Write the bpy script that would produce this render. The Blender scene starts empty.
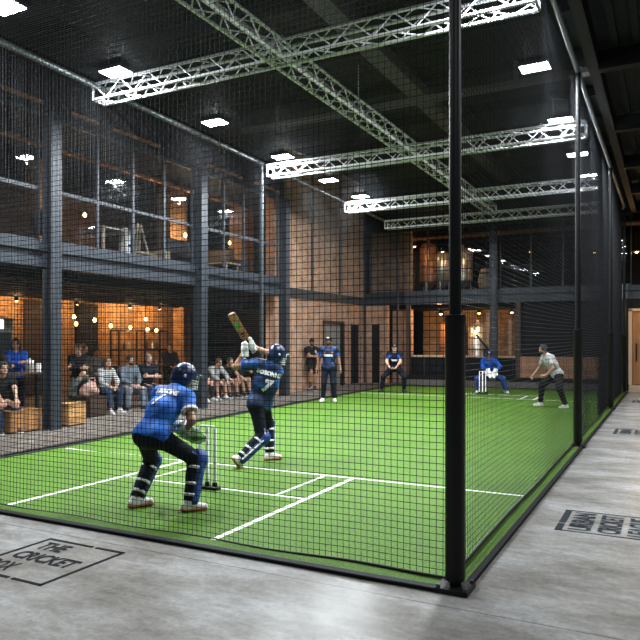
import bpy, math, random
import numpy as np
from mathutils import Vector, Matrix
from mathutils.bvhtree import BVHTree

random.seed(7)
SC = bpy.context.scene
COL = SC.collection
R = math.radians

# ------------------------------------------------------------------ materials
def nt(m):
    m.use_nodes = True
    t = m.node_tree
    b = t.nodes.get('Principled BSDF')
    return t, b

def setin(b, name, v):
    if name in b.inputs:
        b.inputs[name].default_value = v

def mat(name, col, rough=0.6, metal=0.0, spec=0.5, noise=0.0, nscale=40.0, bump=0.0, bscale=120.0):
    m = bpy.data.materials.new(name)
    t, b = nt(m)
    c = (col[0], col[1], col[2], 1)
    b.inputs['Base Color'].default_value = c
    b.inputs['Roughness'].default_value = rough
    b.inputs['Metallic'].default_value = metal
    setin(b, 'Specular IOR Level', spec)
    tc = None
    if noise or bump:
        tc = t.nodes.new('ShaderNodeTexCoord')
    if noise:
        n = t.nodes.new('ShaderNodeTexNoise'); n.inputs['Scale'].default_value = nscale
        n.inputs['Detail'].default_value = 4
        t.links.new(tc.outputs['Object'], n.inputs['Vector'])
        r = t.nodes.new('ShaderNodeValToRGB')
        lo = tuple(max(0, x * (1 - noise)) for x in col); hi = tuple(min(1, x * (1 + noise)) for x in col)
        r.color_ramp.elements[0].position = .3; r.color_ramp.elements[1].position = .7
        r.color_ramp.elements[0].color = (*lo, 1); r.color_ramp.elements[1].color = (*hi, 1)
        t.links.new(n.outputs['Fac'], r.inputs['Fac']); t.links.new(r.outputs['Color'], b.inputs['Base Color'])
    if bump:
        n2 = t.nodes.new('ShaderNodeTexNoise'); n2.inputs['Scale'].default_value = bscale
        n2.inputs['Detail'].default_value = 3
        t.links.new(tc.outputs['Object'], n2.inputs['Vector'])
        bp = t.nodes.new('ShaderNodeBump'); bp.inputs['Strength'].default_value = bump; bp.inputs['Distance'].default_value = .02
        t.links.new(n2.outputs['Fac'], bp.inputs['Height']); t.links.new(bp.outputs['Normal'], b.inputs['Normal'])
    return m

def emit(name, col, strength):
    m = bpy.data.materials.new(name)
    t, b = nt(m)
    b.inputs['Base Color'].default_value = (.8, .8, .8, 1)
    b.inputs['Emission Color'].default_value = (*col, 1)
    b.inputs['Emission Strength'].default_value = strength
    return m

def brick(name, c1, c2, mortar, rough=.85, bw=.22, bh=.075, ms=.012, flat=False):
    m = bpy.data.materials.new(name)
    t, b = nt(m)
    b.inputs['Roughness'].default_value = rough
    setin(b, 'Specular IOR Level', .25)
    tc = t.nodes.new('ShaderNodeTexCoord')
    sp = t.nodes.new('ShaderNodeSeparateXYZ'); t.links.new(tc.outputs['Object'], sp.inputs[0])
    cb = t.nodes.new('ShaderNodeCombineXYZ')
    if flat:
        t.links.new(sp.outputs['Y'], cb.inputs['X']); t.links.new(sp.outputs['X'], cb.inputs['Y'])
    else:
        ad = t.nodes.new('ShaderNodeMath'); ad.operation = 'ADD'
        t.links.new(sp.outputs['X'], ad.inputs[0]); t.links.new(sp.outputs['Y'], ad.inputs[1])
        t.links.new(ad.outputs[0], cb.inputs['X']); t.links.new(sp.outputs['Z'], cb.inputs['Y'])
    bt = t.nodes.new('ShaderNodeTexBrick')
    bt.inputs['Color1'].default_value = (*c1, 1); bt.inputs['Color2'].default_value = (*c2, 1)
    bt.inputs['Mortar'].default_value = (*mortar, 1)
    bt.inputs['Scale'].default_value = 1.0
    bt.inputs['Brick Width'].default_value = bw; bt.inputs['Row Height'].default_value = bh
    bt.inputs['Mortar Size'].default_value = ms; bt.inputs['Bias'].default_value = 0
    t.links.new(cb.outputs[0], bt.inputs['Vector'])
    n = t.nodes.new('ShaderNodeTexNoise'); n.inputs['Scale'].default_value = 3.5; n.inputs['Detail'].default_value = 6
    t.links.new(tc.outputs['Object'], n.inputs['Vector'])
    mr = t.nodes.new('ShaderNodeMapRange'); mr.inputs['From Min'].default_value = .3; mr.inputs['From Max'].default_value = .7
    mr.inputs['To Min'].default_value = .7; mr.inputs['To Max'].default_value = 1.25
    t.links.new(n.outputs['Fac'], mr.inputs['Value'])
    mx = t.nodes.new('ShaderNodeVectorMath'); mx.operation = 'SCALE'
    t.links.new(bt.outputs['Color'], mx.inputs[0]); t.links.new(mr.outputs[0], mx.inputs['Scale'])
    t.links.new(mx.outputs[0], b.inputs['Base Color'])
    bp = t.nodes.new('ShaderNodeBump'); bp.inputs['Strength'].default_value = .5; bp.inputs['Distance'].default_value = .01
    bp.invert = True
    t.links.new(bt.outputs['Fac'], bp.inputs['Height']); t.links.new(bp.outputs['Normal'], b.inputs['Normal'])
    return m

def planks(name, c, width=.12, axis='Z', rough=.5):
    m = bpy.data.materials.new(name)
    t, b = nt(m)
    b.inputs['Roughness'].default_value = rough
    tc = t.nodes.new('ShaderNodeTexCoord')
    sp = t.nodes.new('ShaderNodeSeparateXYZ'); t.links.new(tc.outputs['Object'], sp.inputs[0])
    if axis == 'H':
        ad = t.nodes.new('ShaderNodeMath'); ad.operation = 'ADD'
        t.links.new(sp.outputs['X'], ad.inputs[0]); t.links.new(sp.outputs['Y'], ad.inputs[1]); src = ad.outputs[0]
    else:
        src = sp.outputs[axis]
    dv = t.nodes.new('ShaderNodeMath'); dv.operation = 'DIVIDE'; dv.inputs[1].default_value = width
    t.links.new(src, dv.inputs[0])
    fl = t.nodes.new('ShaderNodeMath'); fl.operation = 'FLOOR'; t.links.new(dv.outputs[0], fl.inputs[0])
    fr = t.nodes.new('ShaderNodeMath'); fr.operation = 'FRACT'; t.links.new(dv.outputs[0], fr.inputs[0])
    wn = t.nodes.new('ShaderNodeTexWhiteNoise'); wn.noise_dimensions = '1D'; t.links.new(fl.outputs[0], wn.inputs['W'])
    n = t.nodes.new('ShaderNodeTexNoise'); n.inputs['Scale'].default_value = 14; n.inputs['Detail'].default_value = 5
    t.links.new(tc.outputs['Object'], n.inputs['Vector'])
    a1 = t.nodes.new('ShaderNodeMath'); a1.operation = 'ADD'; t.links.new(wn.outputs['Value'], a1.inputs[0]); t.links.new(n.outputs['Fac'], a1.inputs[1])
    mr = t.nodes.new('ShaderNodeMapRange'); mr.inputs['From Max'].default_value = 2; mr.inputs['To Min'].default_value = .6; mr.inputs['To Max'].default_value = 1.4
    t.links.new(a1.outputs[0], mr.inputs['Value'])
    gp = t.nodes.new('ShaderNodeMath'); gp.operation = 'GREATER_THAN'; gp.inputs[1].default_value = .06
    t.links.new(fr.outputs[0], gp.inputs[0])
    ml = t.nodes.new('ShaderNodeMath'); ml.operation = 'MULTIPLY'; t.links.new(mr.outputs[0], ml.inputs[0])
    g2 = t.nodes.new('ShaderNodeMapRange'); g2.inputs['To Min'].default_value = .35; t.links.new(gp.outputs[0], g2.inputs['Value'])
    t.links.new(g2.outputs[0], ml.inputs[1])
    mx = t.nodes.new('ShaderNodeVectorMath'); mx.operation = 'SCALE'; mx.inputs[0].default_value = c
    t.links.new(ml.outputs[0], mx.inputs['Scale']); t.links.new(mx.outputs[0], b.inputs['Base Color'])
    return m

def camo(name, c1, c2, scale=9.0, p=.5, stretch=(1, 1, 1), rough=.6):
    """printed sports jersey: two-tone broken pattern"""
    m = bpy.data.materials.new(name)
    t, b = nt(m)
    b.inputs['Roughness'].default_value = rough
    setin(b, 'Specular IOR Level', .3)
    tc = t.nodes.new('ShaderNodeTexCoord')
    mp = t.nodes.new('ShaderNodeMapping'); mp.inputs['Scale'].default_value = stretch
    t.links.new(tc.outputs['Object'], mp.inputs['Vector'])
    n = t.nodes.new('ShaderNodeTexNoise'); n.inputs['Scale'].default_value = scale; n.inputs['Detail'].default_value = 5
    n.inputs['Distortion'].default_value = .8
    t.links.new(mp.outputs[0], n.inputs['Vector'])
    r = t.nodes.new('ShaderNodeValToRGB')
    r.color_ramp.elements[0].position = p - .07; r.color_ramp.elements[1].position = p + .07
    r.color_ramp.elements[0].color = (*c1, 1); r.color_ramp.elements[1].color = (*c2, 1)
    t.links.new(n.outputs['Fac'], r.inputs['Fac']); t.links.new(r.outputs['Color'], b.inputs['Base Color'])
    n2 = t.nodes.new('ShaderNodeTexNoise'); n2.inputs['Scale'].default_value = 14
    t.links.new(tc.outputs['Object'], n2.inputs['Vector'])
    bp = t.nodes.new('ShaderNodeBump'); bp.inputs['Strength'].default_value = .5; bp.inputs['Distance'].default_value = .02
    t.links.new(n2.outputs['Fac'], bp.inputs['Height']); t.links.new(bp.outputs['Normal'], b.inputs['Normal'])
    return m

def stripes(name, c1, c2, freq=22):
    m = bpy.data.materials.new(name)
    t, b = nt(m); b.inputs['Roughness'].default_value = .8
    tc = t.nodes.new('ShaderNodeTexCoord')
    w = t.nodes.new('ShaderNodeTexWave'); w.bands_direction = 'Z'; w.inputs['Scale'].default_value = freq; w.inputs['Distortion'].default_value = 1.5
    t.links.new(tc.outputs['Object'], w.inputs['Vector'])
    r = t.nodes.new('ShaderNodeValToRGB'); r.color_ramp.elements[0].position = .42; r.color_ramp.elements[1].position = .58
    r.color_ramp.elements[0].color = (*c1, 1); r.color_ramp.elements[1].color = (*c2, 1)
    t.links.new(w.outputs['Fac'], r.inputs['Fac']); t.links.new(r.outputs['Color'], b.inputs['Base Color'])
    return m

def turf_mat():
    m = bpy.data.materials.new('turf')
    t, b = nt(m)
    b.inputs['Roughness'].default_value = .75; setin(b, 'Specular IOR Level', .25)
    tc = t.nodes.new('ShaderNodeTexCoord')
    n = t.nodes.new('ShaderNodeTexNoise'); n.inputs['Scale'].default_value = 55; n.inputs['Detail'].default_value = 6
    t.links.new(tc.outputs['Object'], n.inputs['Vector'])
    n3 = t.nodes.new('ShaderNodeTexNoise'); n3.inputs['Scale'].default_value = .9; n3.inputs['Detail'].default_value = 3
    t.links.new(tc.outputs['Object'], n3.inputs['Vector'])
    r = t.nodes.new('ShaderNodeValToRGB')
    r.color_ramp.elements[0].position = .3; r.color_ramp.elements[1].position = .72
    r.color_ramp.elements[0].color = (.024, .072, .004, 1); r.color_ramp.elements[1].color = (.098, .205, .012, 1)
    mi = t.nodes.new('ShaderNodeMath'); mi.operation = 'MULTIPLY_ADD'; mi.inputs[1].default_value = .25
    t.links.new(n3.outputs['Fac'], mi.inputs[0])
    sb = t.nodes.new('ShaderNodeMath'); sb.operation = 'SUBTRACT'; sb.inputs[1].default_value = .125
    t.links.new(n.outputs['Fac'], sb.inputs[0]); t.links.new(sb.outputs[0], mi.inputs[2])
    t.links.new(mi.outputs[0], r.inputs['Fac']); t.links.new(r.outputs['Color'], b.inputs['Base Color'])
    n2 = t.nodes.new('ShaderNodeTexNoise'); n2.inputs['Scale'].default_value = 160; n2.inputs['Detail'].default_value = 2
    t.links.new(tc.outputs['Object'], n2.inputs['Vector'])
    bp = t.nodes.new('ShaderNodeBump'); bp.inputs['Strength'].default_value = .6; bp.inputs['Distance'].default_value = .02
    t.links.new(n2.outputs['Fac'], bp.inputs['Height']); t.links.new(bp.outputs['Normal'], b.inputs['Normal'])
    return m

def concrete_mat():
    m = bpy.data.materials.new('polished_concrete')
    t, b = nt(m)
    setin(b, 'Specular IOR Level', .03)
    tc = t.nodes.new('ShaderNodeTexCoord')
    def noise(scale, det, dist=0, stretch=None):
        n = t.nodes.new('ShaderNodeTexNoise'); n.inputs['Scale'].default_value = scale; n.inputs['Detail'].default_value = det
        n.inputs['Distortion'].default_value = dist
        src = tc.outputs['Object']
        if stretch:
            mp = t.nodes.new('ShaderNodeMapping'); mp.inputs['Scale'].default_value = stretch
            mp.inputs['Rotation'].default_value = (0, 0, .35)
            t.links.new(src, mp.inputs['Vector']); src = mp.outputs[0]
        t.links.new(src, n.inputs['Vector']); return n
    n = noise(1.2, 7, 0, (1, 1.8, 1))
    r = t.nodes.new('ShaderNodeValToRGB')
    e = r.color_ramp.elements
    e[0].position = .28; e[0].color = (.155, .145, .13, 1)
    e[1].position = .75; e[1].color = (.345, .345, .34, 1)
    k = e.new(.5); k.color = (.235, .227, .212, 1)
    t.links.new(n.outputs['Fac'], r.inputs['Fac'])
    nf = noise(60, 4)
    mr = t.nodes.new('ShaderNodeMapRange'); mr.inputs['To Min'].default_value = .82; mr.inputs['To Max'].default_value = 1.16
    t.links.new(nf.outputs['Fac'], mr.inputs['Value'])
    sp = t.nodes.new('ShaderNodeSeparateXYZ'); t.links.new(tc.outputs['Object'], sp.inputs[0])
    def joint(out, pos):
        s = t.nodes.new('ShaderNodeMath'); s.operation = 'SUBTRACT'; s.inputs[1].default_value = pos; t.links.new(out, s.inputs[0])
        a = t.nodes.new('ShaderNodeMath'); a.operation = 'ABSOLUTE'; t.links.new(s.outputs[0], a.inputs[0])
        g = t.nodes.new('ShaderNodeMath'); g.operation = 'GREATER_THAN'; g.inputs[1].default_value = .006; t.links.new(a.outputs[0], g.inputs[0])
        q = t.nodes.new('ShaderNodeMapRange'); q.inputs['To Min'].default_value = .45; t.links.new(g.outputs[0], q.inputs['Value'])
        return q.outputs[0]
    prod = mr.outputs[0]
    for o, p in (('Y', 4.22), ('Y', 10.2), ('Y', 16.2)):
        ml = t.nodes.new('ShaderNodeMath'); ml.operation = 'MULTIPLY'
        t.links.new(prod, ml.inputs[0]); t.links.new(joint(sp.outputs[o], p), ml.inputs[1]); prod = ml.outputs[0]
    for sc_, lo_, hi_, st_ in ((6, .87, 1.13, (1, 2.2, 1)), (24, .9, 1.1, None)):
        q_ = noise(sc_, 8, .5, st_)
        w_ = t.nodes.new('ShaderNodeMapRange'); w_.inputs['From Min'].default_value = .35; w_.inputs['From Max'].default_value = .65
        w_.inputs['To Min'].default_value = lo_; w_.inputs['To Max'].default_value = hi_; t.links.new(q_.outputs['Fac'], w_.inputs['Value'])
        ml = t.nodes.new('ShaderNodeMath'); ml.operation = 'MULTIPLY'
        t.links.new(prod, ml.inputs[0]); t.links.new(w_.outputs[0], ml.inputs[1]); prod = ml.outputs[0]
    mx = t.nodes.new('ShaderNodeVectorMath'); mx.operation = 'SCALE'
    t.links.new(r.outputs['Color'], mx.inputs[0]); t.links.new(prod, mx.inputs['Scale']); t.links.new(mx.outputs[0], b.inputs['Base Color'])
    b.inputs['Roughness'].default_value = .23
    bp = t.nodes.new('ShaderNodeBump'); bp.inputs['Strength'].default_value = .08; bp.inputs['Distance'].default_value = .01
    t.links.new(nf.outputs['Fac'], bp.inputs['Height']); t.links.new(bp.outputs['Normal'], b.inputs['Normal'])
    return m

def glass_mat():
    m = bpy.data.materials.new('window_glass')
    t, b = nt(m)
    out = t.nodes['Material Output']
    tr = t.nodes.new('ShaderNodeBsdfTransparent'); tr.inputs['Color'].default_value = (.82, .85, .87, 1)
    gl = t.nodes.new('ShaderNodeBsdfGlossy'); gl.inputs['Roughness'].default_value = .01
    lw = t.nodes.new('ShaderNodeLayerWeight')
    pw = t.nodes.new('ShaderNodeMath'); pw.operation = 'POWER'; pw.inputs[1].default_value = 4; t.links.new(lw.outputs['Facing'], pw.inputs[0])
    fr = t.nodes.new('ShaderNodeMath'); fr.operation = 'MULTIPLY_ADD'; fr.inputs[1].default_value = .8; fr.inputs[2].default_value = .035; t.links.new(pw.outputs[0], fr.inputs[0])
    mx = t.nodes.new('ShaderNodeMixShader')
    t.links.new(fr.outputs[0], mx.inputs[0]); t.links.new(tr.outputs[0], mx.inputs[1]); t.links.new(gl.outputs[0], mx.inputs[2])
    t.links.new(mx.outputs[0], out.inputs['Surface'])
    return m

M = {}
M['turf'] = turf_mat(); M['concrete'] = concrete_mat(); M['glass'] = glass_mat()
M['paving'] = brick('paving', (.17, .145, .125), (.25, .215, .185), (.09, .08, .07), bw=.2, bh=.1, ms=.008, flat=True)
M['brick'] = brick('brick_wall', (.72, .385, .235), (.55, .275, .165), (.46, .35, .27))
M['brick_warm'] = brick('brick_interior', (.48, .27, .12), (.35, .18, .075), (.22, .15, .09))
M['white_line'] = mat('white_line', (.75, .76, .74), .8)
M['steel'] = mat('painted_steel', (.025, .032, .044), .45, .0, .5, noise=.12, nscale=6)
M['steel_dark'] = mat('dark_steel', (.035, .042, .052), .45)
M['black_metal'] = mat('black_metal', (.006, .0065, .0075), .45, spec=.25)
M['pad_black'] = mat('pad_vinyl', (.004, .004, .005), .5, spec=.25, bump=.15, bscale=30)
M['galv'] = mat('galvanised_tube', (.22, .24, .26), .4, .6)
M['alu'] = mat('aluminium', (.6, .6, .62), .42, .15)
M['net'] = mat('net_cord', (.007, .0075, .009), .6, spec=.15)
M['net_lit'] = mat('net_cord_lit', (.05, .053, .058), .6, spec=.2)  # roof net cord, lighter colour standing in for lamplight on it
M['rope'] = mat('net_rope', (.012, .012, .013), .7)
M['ceiling'] = mat('ceiling_deck', (.005, .0065, .0085), .7, spec=.2, noise=.3, nscale=3)
M['dark'] = mat('dark_panel', (.005, .005, .0055), .65, spec=.2)
M['dark_wood'] = planks('dark_wood', (.045, .026, .016), .1, 'Z')
M['wood'] = planks('oak_slats', (.36, .17, .06), .11, 'H')
M['wood_h'] = planks('cedar_cladding', (.36, .17, .085), .13, 'Z')
M['pine'] = planks('pine_box', (.5, .27, .1), .09, 'Z')
M['light_wood'] = mat('light_wood', (.55, .4, .28), .5)
M['kerb'] = mat('rubber_kerb', (.007, .008, .010), .7, spec=.15)
M['kerb_grey'] = mat('concrete_ledge', (.11, .1, .09), .8, noise=.2, nscale=20)
M['duct'] = mat('duct', (.09, .09, .09), .45, .3)
M['paint_black'] = mat('floor_paint', (.010, .011, .013), .85, spec=.1)
M['paint_slate'] = mat('floor_paint_slate', (.02, .026, .034), .85, spec=.1)
M['lamp'] = emit('lamp_panel', (.86, .94, 1.0), 55)
M['bulb'] = emit('warm_bulb', (1.0, .52, .16), 11)
M['screen'] = emit('lit_panel', (.85, .95, 1.0), 2.2)
M['copper'] = mat('copper', (.55, .25, .12), .4, .45)
M['chrome'] = mat('tank_steel', (.6, .56, .52), .3, .7)
M['leather'] = mat('dark_leather', (.025, .02, .018), .5)
M['grey_door'] = mat('grey_door', (.24, .235, .225), .6, noise=.15, nscale=10)
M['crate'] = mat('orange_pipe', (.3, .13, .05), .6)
M['white'] = mat('white_plastic', (.75, .75, .74), .4)
M['white_metal'] = mat('white_metal', (.72, .72, .74), .35)
M['ply'] = mat('plywood', (.45, .30, .18), .6, noise=.2, nscale=8)
M['blue_paint'] = mat('blue_paint', (.05, .12, .28), .5)

# ------------------------------------------------------------------ mesh helpers
class MB:
    def __init__(s): s.v = []; s.f = []
    def box(s, x0, x1, y0, y1, z0, z1):
        n = len(s.v)
        s.v += [(x0, y0, z0), (x1, y0, z0), (x1, y1, z0), (x0, y1, z0), (x0, y0, z1), (x1, y0, z1), (x1, y1, z1), (x0, y1, z1)]
        s.f += [tuple(n + i for i in q) for q in ((0, 3, 2, 1), (4, 5, 6, 7), (0, 1, 5, 4), (1, 2, 6, 5), (2, 3, 7, 6), (3, 0, 4, 7))]
        return s
    def hexa(s, pts):
        n = len(s.v); s.v += [tuple(p) for p in pts]
        s.f += [tuple(n + i for i in q) for q in ((0, 3, 2, 1), (4, 5, 6, 7), (0, 1, 5, 4), (1, 2, 6, 5), (2, 3, 7, 6), (3, 0, 4, 7))]
        return s
    def tube(s, a, b, r, n=8, r2=None, cap=True):
        return s.path([a, b], r, n, r2, cap)
    def path(s, pts, r, n=8, r2=None, cap=True):
        pts = [Vector(p) for p in pts]; m = len(pts); base = len(s.v)
        ref = None
        for i, p in enumerate(pts):
            d = (pts[min(i + 1, m - 1)] - pts[max(i - 1, 0)]).normalized()
            if ref is None:
                ref = Vector((0, 0, 1)) if abs(d.z) < .9 else Vector((1, 0, 0))
            u = d.cross(ref).normalized(); w = u.cross(d).normalized()
            rr = r if r2 is None else r + (r2 - r) * i / (m - 1)
            for k in range(n):
                a = 2 * math.pi * k / n
                s.v.append(tuple(p + u * (math.cos(a) * rr) + w * (math.sin(a) * rr)))
        for i in range(m - 1):
            for k in range(n):
                a = base + i * n + k; b = base + i * n + (k + 1) % n
                s.f.append((a, a + n, b + n, b))
        if cap:
            s.f.append(tuple(base + k for k in range(n)))
            s.f.append(tuple(base + (m - 1) * n + k for k in reversed(range(n))))
        return s
    def lathe(s, prof, c, n=20):
        base = len(s.v); m = len(prof)
        for r, z in prof:
            for k in range(n):
                a = 2 * math.pi * k / n
                s.v.append((c[0] + r * math.cos(a), c[1] + r * math.sin(a), c[2] + z))
        for i in range(m - 1):
            for k in range(n):
                a = base + i * n + k; b = base + i * n + (k + 1) % n
                s.f.append((a, b, b + n, a + n))
        s.f.append(tuple(base + k for k in reversed(range(n))))
        s.f.append(tuple(base + (m - 1) * n + k for k in range(n)))
        return s
    def xf(s, mx):
        s.v = [tuple(mx @ Vector(p)) for p in s.v]; return s
    def build(s, name, m, parent=None, smooth=False, bevel=0):
        me = bpy.data.meshes.new(name)
        me.from_pydata(s.v, [], s.f); me.update()
        o = bpy.data.objects.new(name, me); COL.objects.link(o)
        me.materials.append(M[m] if isinstance(m, str) else m)
        if smooth:
            me.shade_smooth()
            try: me.set_sharp_from_angle(angle=R(40))
            except Exception: pass
        if parent: o.parent = parent
        if bevel:
            b = o.modifiers.new('bevel', 'BEVEL'); b.width = bevel; b.segments = 2; b.limit_method = 'ANGLE'
        return o

def tag(o, label, cat, group=None, kind=None):
    o['label'] = label; o['category'] = cat
    if group: o['group'] = group
    if kind: o['kind'] = kind
    return o

def empty(name, loc, label, cat, rz=0, group=None):
    o = bpy.data.objects.new(name, None); COL.objects.link(o)
    o.location = loc; o.rotation_euler = (0, 0, rz); o.empty_display_size = .1
    return tag(o, label, cat, group)

def struct(name, mb, m, parent=None, bevel=0, smooth=False):
    o = mb.build(name, m, parent, smooth, bevel)
    if not parent: o['kind'] = 'structure'
    return o

def box(*a): return MB().box(*a)

ORD = ['first', 'second', 'third', 'fourth', 'fifth', 'sixth', 'seventh', 'eighth']

def copy_tree(o, parent=None):
    c = o.copy(); COL.objects.link(c)
    if parent: c.parent = parent
    for ch in o.children: copy_tree(ch, c)
    return c

def text_mesh(txt, size, bold=0.0, shear=0.0):
    cu = bpy.data.curves.new('lettering', 'FONT'); cu.body = txt; cu.size = size; cu.align_x = 'CENTER'; cu.align_y = 'CENTER'
    cu.offset = bold; cu.shear = shear; cu.resolution_u = 3
    ob = bpy.data.objects.new('lettering', cu); COL.objects.link(ob)
    dg = bpy.context.evaluated_depsgraph_get(); dg.update()
    me = bpy.data.meshes.new_from_object(ob.evaluated_get(dg))
    vs = [v.co.copy() for v in me.vertices]; fs = [tuple(p.vertices) for p in me.polygons]
    bpy.data.objects.remove(ob); bpy.data.curves.remove(cu); bpy.data.meshes.remove(me)
    return vs, fs

# ------------------------------------------------------------------ camera
cam_d = bpy.data.cameras.new('camera'); cam = bpy.data.objects.new('camera', cam_d); COL.objects.link(cam)
cam.location = (0, 0, 1.72); cam.rotation_euler = (R(90), 0, R(27.5))
cam_d.sensor_width = 36; cam_d.lens = 36 * 672 / 640; cam_d.shift_y = 20 / 640; cam_d.clip_end = 200
SC.camera = cam
SC.view_settings.view_transform = 'Standard'; SC.view_settings.look = 'None'
SC.view_settings.gamma = 1; SC.view_settings.exposure = 0.55

w = bpy.data.worlds.new('world'); SC.world = w; w.use_nodes = True
w.node_tree.nodes['Background'].inputs[0].default_value = (.5, .6, .8, 1)
w.node_tree.nodes['Background'].inputs[1].default_value = .012

# ------------------------------------------------------------------ setting
YB = 23.9          # back edge of the pitch
FB = 25.0          # rear facade
XF = -10.6         # left facade
XW = -11.0         # brick wall
def XL(y): return -8.52 - .035 * (y - 6.4)
XR = -1.38; YF = 4.66; ZN = 6.1

struct('floor', box(-20, 9, -6, 36, -.2, 0), 'concrete')
struct('floor_walkway', MB().hexa([(-20, 2, 0), (XL(2) - .12, 2, 0), (XL(36) - .12, 36, 0), (-20, 36, 0),
                                    (-20, 2, .006), (XL(2) - .12, 2, .006), (XL(36) - .12, 36, .006), (-20, 36, .006)]), 'paving')
struct('floor_rear', MB().hexa([(XL(YB), YB + .1, .0), (-1.2, YB + .1, .0), (-1.2, FB + 6, .0), (XL(30), FB + 6, .0),
                                (XL(YB), YB + .1, .007), (-1.2, YB + .1, .007), (-1.2, FB + 6, .007), (XL(30), FB + 6, .007)]), 'paving')
turf = struct('floor_turf', MB().hexa([(XL(4.5) , 4.5, 0), (-1.275, 4.5, 0), (-1.275, YB, 0), (XL(YB), YB, 0),
                                        (XL(4.5), 4.5, .02), (-1.275, 4.5, .02), (-1.275, YB, .02), (XL(YB), YB, .02)]), 'turf')
def line(x0, x1, y0, y1):
    return box(x0, x1, y0, y1, .018, .0225).build('crease_line', 'white_line', turf)
for y0, s in ((6.3, 1), (21.0, -1)):
    yp = y0 + s * 1.22
    line(XL(yp) + .15, -1.40, yp - .019, yp + .019)
    line(-6.05, -3.42, y0 - .017, y0 + .017)
    yr = y0 - s * 1.65
    for x in (-6.05, -3.45):
        a, b = sorted((yr if s > 0 else y0 - .1, yp)); line(x - .026, x + .026, a, b)
    for x in (-5.67, -3.83):
        a, b = sorted((y0, yp)); line(x - .017, x + .017, a, b)
# rubber kerb round the turf
struct('trim_1', box(XL(4.5) - .1, -1.22, 4.42, 4.5, 0, .03), 'kerb', bevel=.008)
struct('trim_2', box(-1.275, -1.22, 4.5, YB + .1, 0, .03), 'kerb', bevel=.008)
struct('trim_3', MB().hexa([(XL(4.5) - .1, 4.5, 0), (XL(4.5), 4.5, 0), (XL(YB), YB, 0), (XL(YB) - .1, YB, 0),
                            (XL(4.5) - .1, 4.5, .05), (XL(4.5), 4.5, .05), (XL(YB), YB, .05), (XL(YB) - .1, YB, .05)]), 'kerb')
struct('trim_4', box(XL(YB), -1.3, YB, YB + .1, 0, .05), 'kerb')

# painted floor marks
def frame_pts(mb, w_, h_, t, gaps, x0=0, y0=0, z=.004):
    def bar(a, b, c, d): mb.box(a, b, c, d, 0, z)
    # each side: (gap centre fraction or None)
    def run(lo, hi, g):
        if g is None: return [(lo, hi)]
        c = lo + (hi - lo) * g; return [(lo, c - .018), (c + .018, hi)]
    tt = t if isinstance(t, tuple) else (t,) * 4
    for a, b in run(0, w_, gaps[0]): bar(a, b, h_ - tt[0], h_)
    for a, b in run(0, w_, gaps[1]): bar(a, b, 0, tt[1])
    for a, b in run(0, h_, gaps[2]): bar(0, tt[2], a, b)
    for a, b in run(0, h_, gaps[3]): bar(w_ - tt[3], w_, a, b)

def floor_text(words, mx, parent, m, widths):
    for txt, cx, cy, hh, ww in words:
        vs, fs = text_mesh(txt, 1.0, .03)
        x0 = min(v.x for v in vs); x1 = max(v.x for v in vs); y0 = min(v.y for v in vs); y1 = max(v.y for v in vs)
        mb = MB()
        mb.v = [tuple(mx @ Vector(((v.x - (x0 + x1) / 2) / (x1 - x0) * ww + cx, (v.y - (y0 + y1) / 2) / (y1 - y0) * hh + cy, .004))) for v in vs]
        mb.f = fs
        mb.build('lettering', m, parent)

lg = empty('floor_decal', (-4.76, 3.26, 0), 'square black outline with three stacked words painted on the concrete before the turf', 'floor sign')
mb = MB(); frame_pts(mb, .86, .83, .03, (.62, .62, None, None)); mb.build('frame', 'paint_black', lg)
floor_text([('THE', .24, .66, .17, .29), ('CRICKET', .42, .42, .17, .64), ('BOX', .225, .18, .17, .27)], Matrix.Identity(4), lg, 'paint_black', None)
rot = Matrix.Translation((0, 0, 0)) @ Matrix.Rotation(R(90), 4, 'Z')
for i, (y, d) in enumerate(((6.39, 'nearest of the three rectangular slate word marks painted along the side corridor floor'),
                            (13.4, 'middle of the three rectangular slate word marks painted along the corridor floor'),
                            (20.35, 'farthest of the three rectangular slate word marks, near the corridor end door'))):
    e = empty('floor_decal', (-.07, y, 0), d, 'floor sign', R(90), 'word marks along the corridor')
    mb = MB(); frame_pts(mb, .8, .86, (.06, .025, .02, .02), (.33, None, None, None)); mb.build('frame', 'paint_slate', e)
    floor_text([('URBAN', .40, .66, .2, .66), ('CRICKET', .40, .415, .2, .66), ('LEAGUE', .40, .165, .2, .66)], Matrix.Identity(4), e, 'paint_slate', None)

# shell
struct('ceiling', box(-20, -1.0, -6, 36, 8.0, 8.2), 'ceiling')
mb = MB()
for y in np.arange(1, 25, 2.4): mb.box(-10.4, -1.0, y, y + .16, 7.75, 8.0)
struct('ceiling_ribs', mb, 'ceiling')
struct('ceiling_corridor', box(-1.0, 9, -6, 36, 6.35, 6.5), 'ceiling')
struct('trim_5', box(-1.16, -1.0, -1, FB, 6.05, 6.42), 'dark')
mb = MB()
for x in np.arange(-.8, 8, .3): mb.box(x, x + .1, -2, FB, 6.28, 6.35)
struct('ceiling_corridor_deck', mb, 'ceiling')
for i, y in enumerate((4.6, 8.0, 11.5, 15, 18.3, 21.6)):
    o = struct('ceiling_beam', box(-1.0, 7, y - .09, y + .09, 5.98, 6.28), 'dark')
struct('trim_6', box(-1.0, -.9, -2, FB, 6.42, 8.2), 'ceiling')
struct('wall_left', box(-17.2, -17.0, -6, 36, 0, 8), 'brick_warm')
struct('wall_left_panelling', MB().box(-17.0, -16.95, 2, 14.4, 3.5, 6.25).box(-17.0, -16.95, 16.4, 19.4, 3.5, 6.25), 'dark_wood')
struct('wall_rear', box(-17, 9, 31, 31.2, 0, 8), 'dark')
struct('wall_right', box(6.5, 6.7, -6, 31, 0, 6.4), 'dark')
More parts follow.
